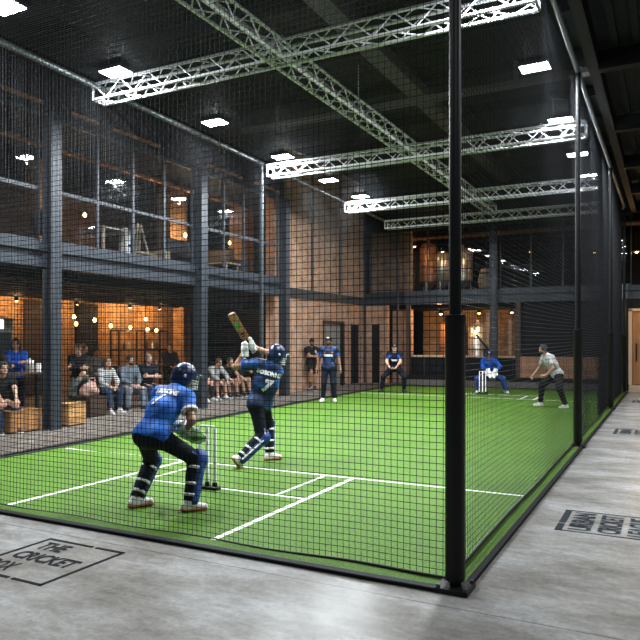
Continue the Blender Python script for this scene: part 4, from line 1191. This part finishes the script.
    if W.get('side'):
        for sd in (-1, 1):
            mesh_obj('side_panel', [sdf_mesh([Prim(pel + ax * sd * .132 * b, mid + ax * sd * (.138 * b), .034, .02, ax=fw, sq=1.4, k=.02)], .01, clips=[(pel - sp * .06, -sp)])], W['side'], shirt)
    if W.get('collar'):
        mesh_obj('collar', [sdf_mesh([Prim(nb - sp * .012 + fw * .0, nb + sp * .028, .074, .07, ax=ax, sq=1.1, fa=True, fb=True, k=.01)], .009, subs=[Prim(nb + fw * .09, nb + fw * .09 + sp * .05, .03)])], W['collar'], shirt)
    # ---- trousers
    lf = W.get('leg', 1.97); et = .014
    Tn = [Prim(hip[-1], hip[1], .108 * b + et, k=.05), Prim(pel, pel + sp * .1, .106 * b + et, .1 * b + et, ax=ax, sq=1.3, k=.05)]
    for sd in (-1, 1): Tn += leg(sd, et, lf, W.get('loose', .008))
    mesh_obj('shorts' if lf < 1.2 else 'trousers', [sdf_mesh(Tn, h, clips=[(pel + sp * .085, sp)])], W['trousers'], root)
    # ---- shoes
    for sd, nm in ((-1, 'L'), (1, 'R')):
        T = nrm(P.get('toe' + nm, fw)); up = np.asarray(P.get('fup' + nm, (0, 0, 1)), float); up = nrm(up - (up @ T) * T); sdv = np.cross(T, up)
        a = an[sd]; base = a - up * .085 * 1.0
        sp_ = [Prim(base - T * .045 + up * .035, base + T * .15 + up * .03, .04, .034, ax=sdv, sq=1.15, k=.02), Prim(a - T * .005 + up * .015, base - T * .02 + up * .03, .047, .046, fa=True, k=.03), Prim(a + T * .03 - up * .01, base + T * .1 + up * .03, .035, .03, k=.03)]
        so = mesh_obj('shoe', [sdf_mesh(sp_, .011, clips=[(base + up * .012, -up)])], W.get('shoe', 'shoe_white'), root)
        mesh_obj('sole', [sdf_mesh([Prim(base - T * .045 + up * .012, base + T * .15 + up * .012, .045, .04, ax=sdv, sq=1.15, k=.01)], .009, clips=[(base + up * .024, up), (base, -up)])], W.get('sole', 'sole_white'), so)
        if W.get('sock'):
            u = nrm(kn[sd] - a); mesh_obj('sock', [sdf_mesh([Prim(a, a + u * .09, .043, .043, fb=True, k=.01)], .01)], W['sock'], root)
    # ---- pads and gloves
    if W.get('pads'):
        for sd in (-1, 1):
            c = nrm(an[sd] - kn[sd]); t = nrm(kn[sd] - hip[sd])
            fr = t - c * (t @ c)
            fr = nrm(fr) if np.linalg.norm(fr) > .12 else nrm(fw)
            o = fr * .035; side = np.cross(c, fr)
            top = kn[sd] - t * .14
            pd = [Prim(an[sd] + c * -.02 + o, kn[sd] - c * .02 + o, .062, .078, ax=side, sq=1.15, k=.03), Prim(kn[sd] + o * 1.3, top + fr * .045, .082, .075, ax=side, sq=1.1, fb=True, k=.04)]
            po = mesh_obj('leg_pad', [sdf_mesh(pd, .012, clips=[(kn[sd] + fr * .005, -fr)] if np.linalg.norm(np.cross(t, c)) < .3 else [(kn[sd] + fr * -.01, -fr)], subs=[Prim(an[sd], kn[sd], .045, .062)])], W['pads'], root)
            for q, wd in ((.16, .03), (.42, .03), (.8, .03)):
                p0 = an[sd] + (kn[sd] - an[sd]) * q
                r0 = (.039 + .018 * q) * b + .034
                mesh_obj('strap', [sdf_mesh([Prim(p0 - c * wd / 2 + o * .25, p0 + c * wd / 2 + o * .25, r0, fa=True, fb=True, k=.001)], .009)], W.get('straps', 'strap'), po)
            for q in (-1, 1):
                mb = MB(); mb.path([an[sd] + o * .6 + side * q * .066, (an[sd] + kn[sd]) / 2 + o * .9 + side * q * .078, kn[sd] + o * 1.2 + side * q * .088, top + fr * .05 + side * q * .078], .011, 8)
                mb.build('edge_roll', W.get('roll', 'strap'), po, True)
    if W.get('gloves'):
        for sd, nm in ((-1, 'L'), (1, 'R')):
            d = nrm(np.asarray(P.get('hd' + nm, wr[sd] - el[sd]), float)); n = np.asarray(P.get('pn' + nm, -ax * sd), float)
            th = np.asarray(P.get('th' + nm, fw + V3(0, 0, .4)), float)
            big = W.get('bigglove', 1.0)
            hp = hand_prims(wr[sd], d, n, th, P.get('curl', .9), 1.12 * big, 1.55)
            hp.append(Prim(wr[sd] - d * .075, wr[sd] + d * .02, .05 * big, .046 * big, fa=True, k=.01))
            go = mesh_obj('glove', [sdf_mesh(hp, .007)], W['gloves'], root)
            mesh_obj('cuff', [sdf_mesh([Prim(wr[sd] - d * .085, wr[sd] - d * .05, .055 * big, fa=True, fb=True, k=.001)], .008)], W.get('glovecuff', 'strap'), go)
            if W.get('palm'):
                mesh_obj('palm', [sdf_mesh([Prim(wr[sd] + d * .09 * big + nrm(n) * .02, rad=(.06 * big, .075 * big, .05), k=.01)], .009)], W['palm'], go)
    J = dict(pel=pel, sp=sp, ax=ax, fw=fw, nb=nb, mid=mid, sh=sh, el=el, wr=wr, kn=kn, an=an, hc=hc, F=F, U=U, R=Rr, hip=hip)
    return root, shirt, J

def decal(txt, size, ctr, right, up, out, target, m='strap', name='lettering', bold=.01, shear=0.0, wscale=1.0):
    vs, fs = text_mesh(txt, size, bold, shear)
    me = bpy.data.meshes.new('tmp'); me.from_pydata([tuple(v) for v in vs], [], fs)
    import bmesh
    bm = bmesh.new(); bm.from_mesh(me); bmesh.ops.triangulate(bm, faces=bm.faces); bmesh.ops.subdivide_edges(bm, edges=[e for e in bm.edges if e.calc_length() > size * .18], cuts=2, use_grid_fill=True)
    bmesh.ops.triangulate(bm, faces=bm.faces)
    tm = target.data; tv = [v.co.copy() for v in tm.vertices]; bvh = BVHTree.FromPolygons(tv, [tuple(p.vertices) for p in tm.polygons])
    r = Vector(nrm(right)); u = Vector(nrm(up)); o = Vector(nrm(out)); c = Vector(ctr)
    for v in bm.verts:
        p = c + r * (v.co.x * wscale) + u * v.co.y
        hit = bvh.ray_cast(p + o * .4, -o)
        v.co = (hit[0] if hit[0] is not None else p) + o * .007
    bm.normal_update(); bm.to_mesh(me); bm.free()
    me.name = name; me.materials.append(M[m])
    ob = bpy.data.objects.new(name, me); COL.objects.link(ob); ob.parent = target
    return ob
# ------------------------------------------------------------------ the players
# wicketkeeper, crouching behind the near stumps, seen from behind
kp = dict(pelvis=(-.11, -.05, .745), spine=(.225, .21, .41), shax=(.80, -.60, .06), hipax=(.76, -.65, 0), hunch=.035, neck=(.2, .24, .48),
          face=(.93, .30, -.20), anL=(-.27, .14, .095), anR=(.25, -.15, .095), knL=(.35, .9, 0), knR=(.85, .3, 0), toeL=(.85, .35, 0), toeR=(.97, .1, 0),
          wrL=(.19, .20, .77), wrR=(.235, .06, .78), elL=(-.2, -.1, -.6), elR=(.1, -.5, -.5), hdL=(.7, .3, -.5), hdR=(.7, .15, -.6), pnL=(.2, .9, .4), pnR=(.2, .9, .4), curl=.35)
r_, shirt, J = person('wicketkeeper in a bright blue shirt and dark helmet crouching beside the near stumps', (-4.52, 5.27, .02), R(40.6), kp,
    dict(skin='brown', shirt='j_royal', trousers='c_trouser', helmet='helmet', pads='pad_blue', gloves='c_keeper', palm='c_green', bigglove=1.35, glovecuff='strap', cuff='strap', side='strap', shoe='shoe_white', sole='sole_orange', hair='h_black', grille='white_metal', fit=.02, roll='pad_blue', collar='c_royal'), h=.012, hh=.0075, name='person')
back = -J['fw']
cc = J['pel'] + J['sp'] * .33
decal('1', .20, cc - J['ax'] * .03, J['ax'], J['sp'], back, shirt, shear=.35, bold=.006)
decal('HNNONS', .075, J['pel'] + J['sp'] * .455, J['ax'], J['sp'], back, shirt, bold=.006, wscale=.85)

# batter in follow-through, seen from behind
bt = dict(pelvis=(.055, .02, .825), spine=(.27, -.02, .95), shax=(.93, .10, -.18), hipax=(.55, .83, 0), neck=(.35, .12, .9), face=(.78, .55, -.22),
          anL=(-.21, -.27, .13), anR=(.20, .30, .095), knL=(.95, .35, .1), knR=(.15, 1, 0), toeL=(.35, .35, -.62), toeR=(.9, .3, 0), fupL=(.7, .2, .55),
          wrL=(-.145, .06, 1.55), wrR=(-.045, .08, 1.61), elL=(-.35, -.1, -1), elR=(.2, -.3, .8), shL=(-.01, 0, .04), shR=(-.06, 0, .03),
          hdL=(-.05, .0, 1), hdR=(-.45, .05, .55), pnL=(.7, .5, .2), pnR=(.2, .8, .4), curl=.95)
r_, shirt, J = person('batter in a patterned navy jersey swinging a raised wooden bat, seen from behind', (-5.03, 7.75, .02), R(33), bt,
    dict(skin='tan', shirt='j_mix', trousers='c_navy', helmet='helmet', pads='pad_blue', gloves='glove_white', glovecuff='strap', shoe='shoe_white', sole='sole_orange', cuff='c_royal', hair='h_black', fit=.02, bigglove=1.05), h=.012, hh=.0075)
back = -J['fw']
decal('7', .21, J['pel'] + J['sp'] * .27, J['ax'], J['sp'], back, shirt, shear=.2, bold=.014)
decal('BOBONNS', .075, J['pel'] + J['sp'] * .44, J['ax'], J['sp'], back, shirt, bold=.006, wscale=.95)
# bat
def bat(grip, axis, facing, lb, loc, yaw):
    e = empty('cricket_bat', loc, lb, 'bat', yaw)
    z = Vector(axis).normalized(); y = Vector(facing); y = (y - z * y.dot(z)).normalized(); x = y.cross(z)
    mx = Matrix((( x.x, y.x, z.x, grip[0]), (x.y, y.y, z.y, grip[1]), (x.z, y.z, z.z, grip[2]), (0, 0, 0, 1)))
    MB().path([(0, 0, -.16), (0, 0, .15)], .0165, 12).xf(mx).build('grip', 'black_metal', e, True)
    mb = MB(); prof = [(.13, .018, .018), (.17, .04, .022), (.21, .054, .026), (.40, .054, .036), (.60, .054, .042), (.68, .052, .026), (.70, .044, .016)]
    for zz, hw, th in prof:
        for px, py in ((-hw, .012), (-hw * .6, .015), (hw * .6, .015), (hw, .012), (hw, -.006), (hw * .35, -th * .8), (0, -th), (-hw * .35, -th * .8), (-hw, -.006)): mb.v.append((px, py, zz))
    n = 9
    for i in range(len(prof) - 1):
        for k in range(n):
            a = i * n + k; b = i * n + (k + 1) % n; mb.f.append((b, a, a + n, b + n))
    mb.f.append(tuple(range(n))); mb.f.append(tuple(reversed(range((len(prof) - 1) * n, len(prof) * n))))
    bl = mb.xf(mx).build('blade', 'bat_wood', e)
    st = MB()
    st.box(-.045, .045, .0145, .0165, .33, .36).box(-.045, -.012, .0145, .0168, .2, .32)
    st.xf(mx).build('sticker', 'bat_red', bl)
    MB().box(-.03, .035, .0148, .0168, .44, .50).box(.0, .03, .0148, .0168, .40, .43).box(-.04, -.02, .0148, .0168, .56, .58).xf(mx).build('sticker', 'bat_green', bl)
    MB().box(-.04, .04, .0148, .0166, .23, .25).box(-.02, .04, .0148, .0166, .27, .3).xf(mx).build('sticker', 'black_metal', bl)
    return e
M['bat_wood'] = mat('willow', (.46, .21, .12), .5, noise=.25, nscale=18); M['bat_red'] = mat('sticker_orange', (.5, .14, .05), .5); M['bat_green'] = mat('sticker_green', (.05, .5, .06), .5)
bat((-.075, .10, 1.625), (-.32, -.66, .55), (.25, -.8, -.5), 'wooden cricket bat with green and orange stickers raised over the batter', (-5.03, 7.75, .02), R(33))

def face_dir(yaw_local, pitch=0): return (math.sin(yaw_local), math.cos(yaw_local), pitch)
# standing fielder by the building-side net
st = dict(pelvis=(0, 0, .955), spine=(0, .02, 1), face=(.1, 1, -.02), anL=(-.15, .0, .09), anR=(.16, .04, .09), toeL=(-.3, .9, 0), toeR=(.35, .9, 0), wrL=(-.33, .06, .90), wrR=(.34, .04, .90), elL=(-1, -.4, 0), elR=(1, -.4, 0), curl=.4)
r_, shirt, J = person('standing fielder in a navy and blue shirt and white-fronted cap before the brick wall', (-8.36, 16.6, .02), R(180 + 18), st,
    dict(skin='brown', shirt='j_fielder', trousers='c_navy', cap='c_black', capmark='strap', hair='h_black', beard=True, shoe='shoe_white', cuff='c_royal', collar='c_black', scale=1.02))
decal('WWNNS', .055, J['nb'] - J['sp'] * .22, -J['ax'], J['sp'], J['fw'], shirt, bold=.012)
for sd in (-1, 1): decal('o', .05, J['nb'] - J['sp'] * .12 + J['ax'] * sd * .1, -J['ax'], J['sp'], J['fw'], shirt, m='sole_orange', name='badge', bold=.02)
# crouching fielder
cr = dict(pelvis=(-.05, -.12, .78), spine=(0, .30, .8), face=(0, 1, -.05), neck=(0, .35, .9), anL=(-.36, .02, .09), anR=(.37, -.02, .09), knL=(-.5, .8, .1), knR=(.5, .8, .1), toeL=(-.5, .85, 0), toeR=(.5, .85, 0), wrL=(-.09, .32, .80), wrR=(.09, .33, .80), elL=(-1, -.3, .1), elR=(1, -.3, .1),
          hdL=(.6, .6, -.3), hdR=(-.6, .6, -.3), pnL=(.3, 0, 1), pnR=(-.3, 0, 1), curl=.6)
r_, shirt, J = person('crouching fielder in a blue and black shirt, hands together, by the rear brick corner', (-8.03, 20.6, .02), R(180 + 20), cr,
    dict(skin='fair', shirt='c_navy', trousers='c_navy', cap='c_navy', capmark='c_grey', hair='h_black', shoe='shoe_black', sole='shoe_black', cuff='c_royal', collar='c_royal', side='c_royal', scale=1.03))
for sd in (-1, 1):
    mesh_obj('shoulder_panel', [sdf_mesh([Prim(J['sh'][sd] - J['ax'] * sd * .09, J['sh'][sd] + (J['el'][sd] - J['sh'][sd]) * .6, .079, .071, fb=True, k=.02)], .014)], 'c_royal', shirt)
decal('WNNN', .055, J['nb'] - J['sp'] * .22, -J['ax'], J['sp'], J['fw'], shirt, bold=.012)
# man in the pale tee, moving
bw = dict(pelvis=(.10, .0, .83), spine=(-.42, -.22, .80), shax=(-.45, .88, .05), hipax=(-.35, .93, 0), neck=(-.25, -.1, .9), face=(-.93, -.36, -.08),
          anL=(.30, -.28, .09), anR=(-.30, .1, .09), knL=(-.3, -.9, .1), knR=(-.95, -.2, .1), toeL=(-.85, -.45, 0), toeR=(-.95, -.2, 0),
          wrL=(-.18, -.42, .80), wrR=(-.47, .12, .80), elL=(.8, -.3, -.2), elR=(.3, .9, -.2), hdL=(-.85, -.2, -.2), hdR=(-.5, -.2, -.8), curl=.7)
# (local left is -shax here: he faces left, so his left arm is the near one)
bw['shax'] = (-.50, .86, .05); bw['hipax'] = (-.40, .92, 0)
r_, shirt, J = person('man in a pale grey patterned tee and black trousers leaning forward near a padded post', (-2.64, 17.9, .02), R(8.4), bw,
    dict(skin='tan', shirt='c_tee', trousers='c_black', hair='h_black', beard=True, shoe='shoe_white', sole='sole_white', scale=1.03, fit=.02), h=.014)
# far player with gloves behind the far wicket
fk = dict(pelvis=(.04, -.12, .62), spine=(-.03, .42, .72), face=(0, 1, -.05), neck=(0, .4, .9), anL=(-.50, .0, .09), anR=(.36, .05, .09), knL=(-.6, .8, .1), knR=(.5, .9, .1), toeL=(-.4, .9, 0), toeR=(.4, .9, 0),
          wrL=(-.16, .40, .70), wrR=(.04, .42, .70), elL=(-1, .1, 0), elR=(1, .1, 0), hdL=(.3, .4, -.8), hdR=(-.3, .4, -.8), pnL=(0, 1, .2), pnR=(0, 1, .2), curl=.3)
person('crouching player in royal blue with white gloves behind the far wicket', (-5.15, 21.75, .02), R(180 + 14), fk,
    dict(skin='tan', shirt='c_royal', trousers='c_denim_dark', helmet='helmet', gloves='glove_white', bigglove=1.35, pads='pad_blue', straps='pad_blue', roll='pad_blue', hair='h_black', shoe='shoe_white', sole='sole_white', grille='steel_dark', sleeve=1.6), h=.017)
# man leaning on the wall
wl = dict(pelvis=(0, .02, .93), spine=(0, -.04, 1), face=(.05, 1, -.05), anL=(-.05, .18, .09), anR=(.14, .24, .24), knR=(.15, 1, .2), toeL=(.1, .95, 0), toeR=(.5, .8, -.35), wrL=(.10, .20, 1.17), wrR=(-.10, .24, 1.14), elL=(-1, .1, -.5), elR=(1, .1, -.5),
          hdL=(1, .1, .1), hdR=(-1, .1, .1), pnL=(0, -1, 0), pnR=(0, -1, 0), curl=.4)
r_, shirt, J = person('man in black polo, shorts and cap leaning on the brick wall with folded arms', (-10.76, 20.05, .006), R(-90 - 40), wl,
    dict(skin='tan', shirt='c_black', trousers='c_black', leg=.85, loose=.02, cap='c_black', hair='h_black', beard=True, shoe='shoe_black', sole='sole_white', sock='sock', collar='c_black'))
decal('o', .08, J['nb'] - J['sp'] * .13 - J['ax'] * .1, -J['ax'], J['sp'], J['fw'], shirt, m='strap', name='badge', bold=.02)

# ------------------------------------------------------------------ spectators
GR = 'spectators at the bar'
def seated(label, x, y, z, yaw, W, lean=.12, hands='lap', knees=.14, feet=(.5, .5), face=(0, 1, -.05), tuck=0.0, cross=False):
    pz = z + .10
    P = dict(pelvis=(0, 0, pz), spine=(0, lean, 1), face=face, anL=(-knees, feet[0], .09), anR=(knees, feet[1], .09), knL=(-.1, .6, 1), knR=(.1, .6, 1), toeL=(-.2, .95, 0), toeR=(.2, .95, 0))
    if hands == 'lap': P.update(wrL=(-.08, .36, pz + .10), wrR=(.08, .36, pz + .10), elL=(-1, -.3, -.4), elR=(1, -.3, -.4), hdL=(.6, .7, -.2), hdR=(-.6, .7, -.2), pnL=(0, 0, -1), pnR=(0, 0, -1))
    elif hands == 'crossed': P.update(wrL=(.10, .27 + lean * .3, pz + .27), wrR=(-.10, .31 + lean * .3, pz + .25), elL=(-1, .1, -.4), elR=(1, .1, -.4), hdL=(1, .1, .1), hdR=(-1, .1, .1), pnL=(0, -1, 0), pnR=(0, -1, 0))
    elif hands == 'knees': P.update(wrL=(-.12, .46 + lean * .3, pz + .10), wrR=(.14, .46 + lean * .3, pz + .10), elL=(-1, -.3, .1), elR=(1, -.3, .1), hdL=(.3, .7, -.6), hdR=(-.3, .7, -.6), pnL=(0, -.3, -1), pnR=(0, -.3, -1))
    elif hands == 'drink': P.update(wrL=(-.05, .30 + lean * .5, pz + .38), wrR=(.12, .40 + lean * .3, pz + .12), elL=(-.8, .2, -.6), elR=(1, -.3, 0), hdL=(.3, .2, .9), pnL=(.9, .3, 0), hdR=(-.3, .7, -.4), pnR=(0, 0, -1))
    if cross: P.update(anL=(.10, .42, pz - .22), toeL=(.5, .6, -.5), knL=(-.5, .7, .8))
    return person(label, (x, y, .006), yaw, P, W, GR, h=.018, hh=.0095)
E = R(-90)
seated('woman with long dark hair in a striped pale blouse and dark jeans on the bench', -11.85, 11.75, .42, E - .25, dict(fem=True, skin='fair', shirt='c_stripe', trousers='c_denim_dark', hair='h_brown', long=True, sleeve=1.75, leg=1.85, shoe='shoe_white', scale=.96), hands='lap', feet=(.42, .5), face=(.05, 1, 0))
seated('bearded man in a grey-blue denim shirt and light jeans on the bench', -11.9, 12.55, .42, E - .30, dict(skin='fair', shirt='c_chambray', trousers='c_denim_light', hair='h_black', beard=True, sleeve=1.9, shoe='shoe_black', collar='c_chambray'), hands='lap', knees=.2, feet=(.42, .36), face=(-.15, 1, -.05))
seated('man in a navy polo shirt with folded bare arms on the bench by the keeper', -11.95, 13.3, .42, E - .35, dict(skin='fair', shirt='c_navy', trousers='c_denim_dark', hair='h_grey', shoe='shoe_black', collar='c_navy', sleeve=.8, scale=1.02), hands='crossed', lean=.08, face=(-.05, 1, -.02))
seated('man in a black jacket and grey trousers with crossed legs behind the pink bag', -12.3, 11.4, .72, R(-90 - 52), dict(skin='fair', shirt='c_black', trousers='c_greyteal', hair='h_fair', sleeve=1.95, shoe='shoe_black', sole='shoe_black'), hands='crossed', lean=.2, cross=True, face=(.5, .8, 0))
seated('person in a dark and white striped shirt in the second row behind the pink bag', -13.2, 12.75, .6, E - .4, dict(skin='tan', shirt='c_stripe2', trousers='c_black', hair='h_black', sleeve=1.8, shoe='shoe_black'), lean=.05)
seated('person in black sitting deepest in the bar below the bulb cluster', -14.0, 16.6, .68, E - .5, dict(skin='tan', shirt='c_black', trousers='c_black', hair='h_black', sleeve=1.9, shoe='shoe_black'), lean=.05, face=(.4, .9, 0))
seated('person in black sitting deep behind the woman in the striped blouse', -14.3, 13.3, .68, E - .2, dict(skin='tan', shirt='c_black', trousers='c_charcoal', hair='h_black', sleeve=1.9, shoe='shoe_black'), lean=.1, face=(-.6, .8, 0))
seated('person in black with white shoes half hidden behind the second column', -11.9, 15.35, .34, E - .3, dict(skin='fair', shirt='c_black', trousers='c_black', hair='h_brown', shoe='shoe_white', sleeve=1.3, long=True, fem=True), lean=.2, feet=(.5, .6))
seated('person in a pale grey top and white shorts leaning forward behind the second column', -11.9, 15.98, .34, E - .3, dict(skin='fair', shirt='c_grey', trousers='c_white', leg=.8, loose=.02, hair='h_brown', sleeve=1.85, shoe='shoe_white', sock=None, collar='c_grey'), lean=.5, hands='knees', face=(0, 1, -.05))
seated('spectator in all black with bare legs, between the grey top and the white cap', -11.9, 16.6, .34, E - .35, dict(skin='fair', shirt='c_black', trousers='c_black', leg=.75, loose=.02, hair='h_black', shoe='shoe_black', sole='sole_white', sock='sock'), lean=.45, hands='knees')
seated('spectator in a white cap and black top raising a drink on the low bench', -11.9, 17.3, .34, E - .35, dict(skin='fair', shirt='c_black', trousers='c_black', leg=.8, loose=.02, cap='c_white', hair='h_brown', shoe='shoe_black', sole='sole_white', sock='sock'), lean=.3, hands='drink', knees=.1)
seated('back-row watcher in black seated behind the grey top, right of the second column', -12.95, 16.9, .58, E - .4, dict(skin='tan', shirt='c_black', trousers='c_black', hair='h_black', sleeve=1.9, shoe='shoe_black'), lean=.05)
def standing(label, x, y, yaw, W, hands, face=(0, 1, -.05)):
    P = dict(pelvis=(0, 0, .95), spine=(0, .06, 1), face=face, anL=(-.12, .0, .09), anR=(.12, .03, .09), toeL=(-.2, .95, 0), toeR=(.2, .95, 0), elL=(-1, -.2, -.3), elR=(1, -.2, -.3), **hands)
    return person(label, (x, y, .006), yaw, P, W, GR, h=.018, hh=.0095)
standing('woman in a bright royal blue long-sleeved top standing behind the high bar table', -12.25, 9.62, R(-90 - 30), dict(fem=True, skin='tan', shirt='c_royal', trousers='c_navy', hair='h_black', long=True, sleeve=1.95, shoe='shoe_black', scale=.98),
         dict(wrL=(.08, .30, 1.18), wrR=(-.02, .32, 1.24), hdL=(1, .2, .1), hdR=(-.8, .2, .3)), face=(.3, 1, -.1))
standing('man in a black sweater leaning at the bar table beside the woman in blue', -12.2, 8.98, R(-90 - 10), dict(skin='tan', shirt='c_black', trousers='c_charcoal', hair='h_black', sleeve=1.95, shoe='shoe_black'),
         dict(wrL=(-.1, .34, 1.12), wrR=(.1, .36, 1.14), hdL=(.7, .5, 0), hdR=(-.7, .5, 0), pnL=(0, 0, -1), pnR=(0, 0, -1)), face=(-.5, 1, -.1))
standing('man in a black top cut off by the left edge, behind the bar table', -12.85, 8.95, R(-90 - 20), dict(skin='fair', shirt='c_charcoal', trousers='c_black', hair='h_black', sleeve=1.6, shoe='shoe_black'),
         dict(wrL=(-.28, .1, .92), wrR=(.3, .1, .92)))
seated('person in a black tee and blue jeans on the plank bench, bare forearms on knees', -11.2, 8.42, .42, E - .3, dict(skin='fair', shirt='c_black', trousers='c_denim_dark', hair='h_black', sleeve=.7, shoe='shoe_black'), lean=.3, hands='knees')
# the drink in the raised hand
e = empty('drinking_cup', (-11.9, 17.3, .006), 'small white cup held up by the spectator in the white cap', 'cup', E - .35)
MB().lathe([(.028, 0), (.037, .1), (.033, .1), (.025, .01)], (-.02, .46, .78), 14).build('cup', 'white', e, True)
# bag
e = empty('handbag', (-11.55, 11.05, .445), 'fluffy pale pink bag sitting on the dark cube left of the woman in stripes', 'bag')
bp = [Prim((random.uniform(-.1, .1), random.uniform(-.15, .15), random.uniform(.08, .26)), rad=(.11, .11, .10), k=.04) for _ in range(14)]
mesh_obj('body', [sdf_mesh(bp, .016, clips=[((0, 0, .0), (0, 0, -1))])], 'c_pink', e)
MB().path([(.0, -.1, .28), (.02, -.07, .42), (.02, .07, .42), (0, .1, .28)], .014, 8).build('handle', 'c_pink', e, True)
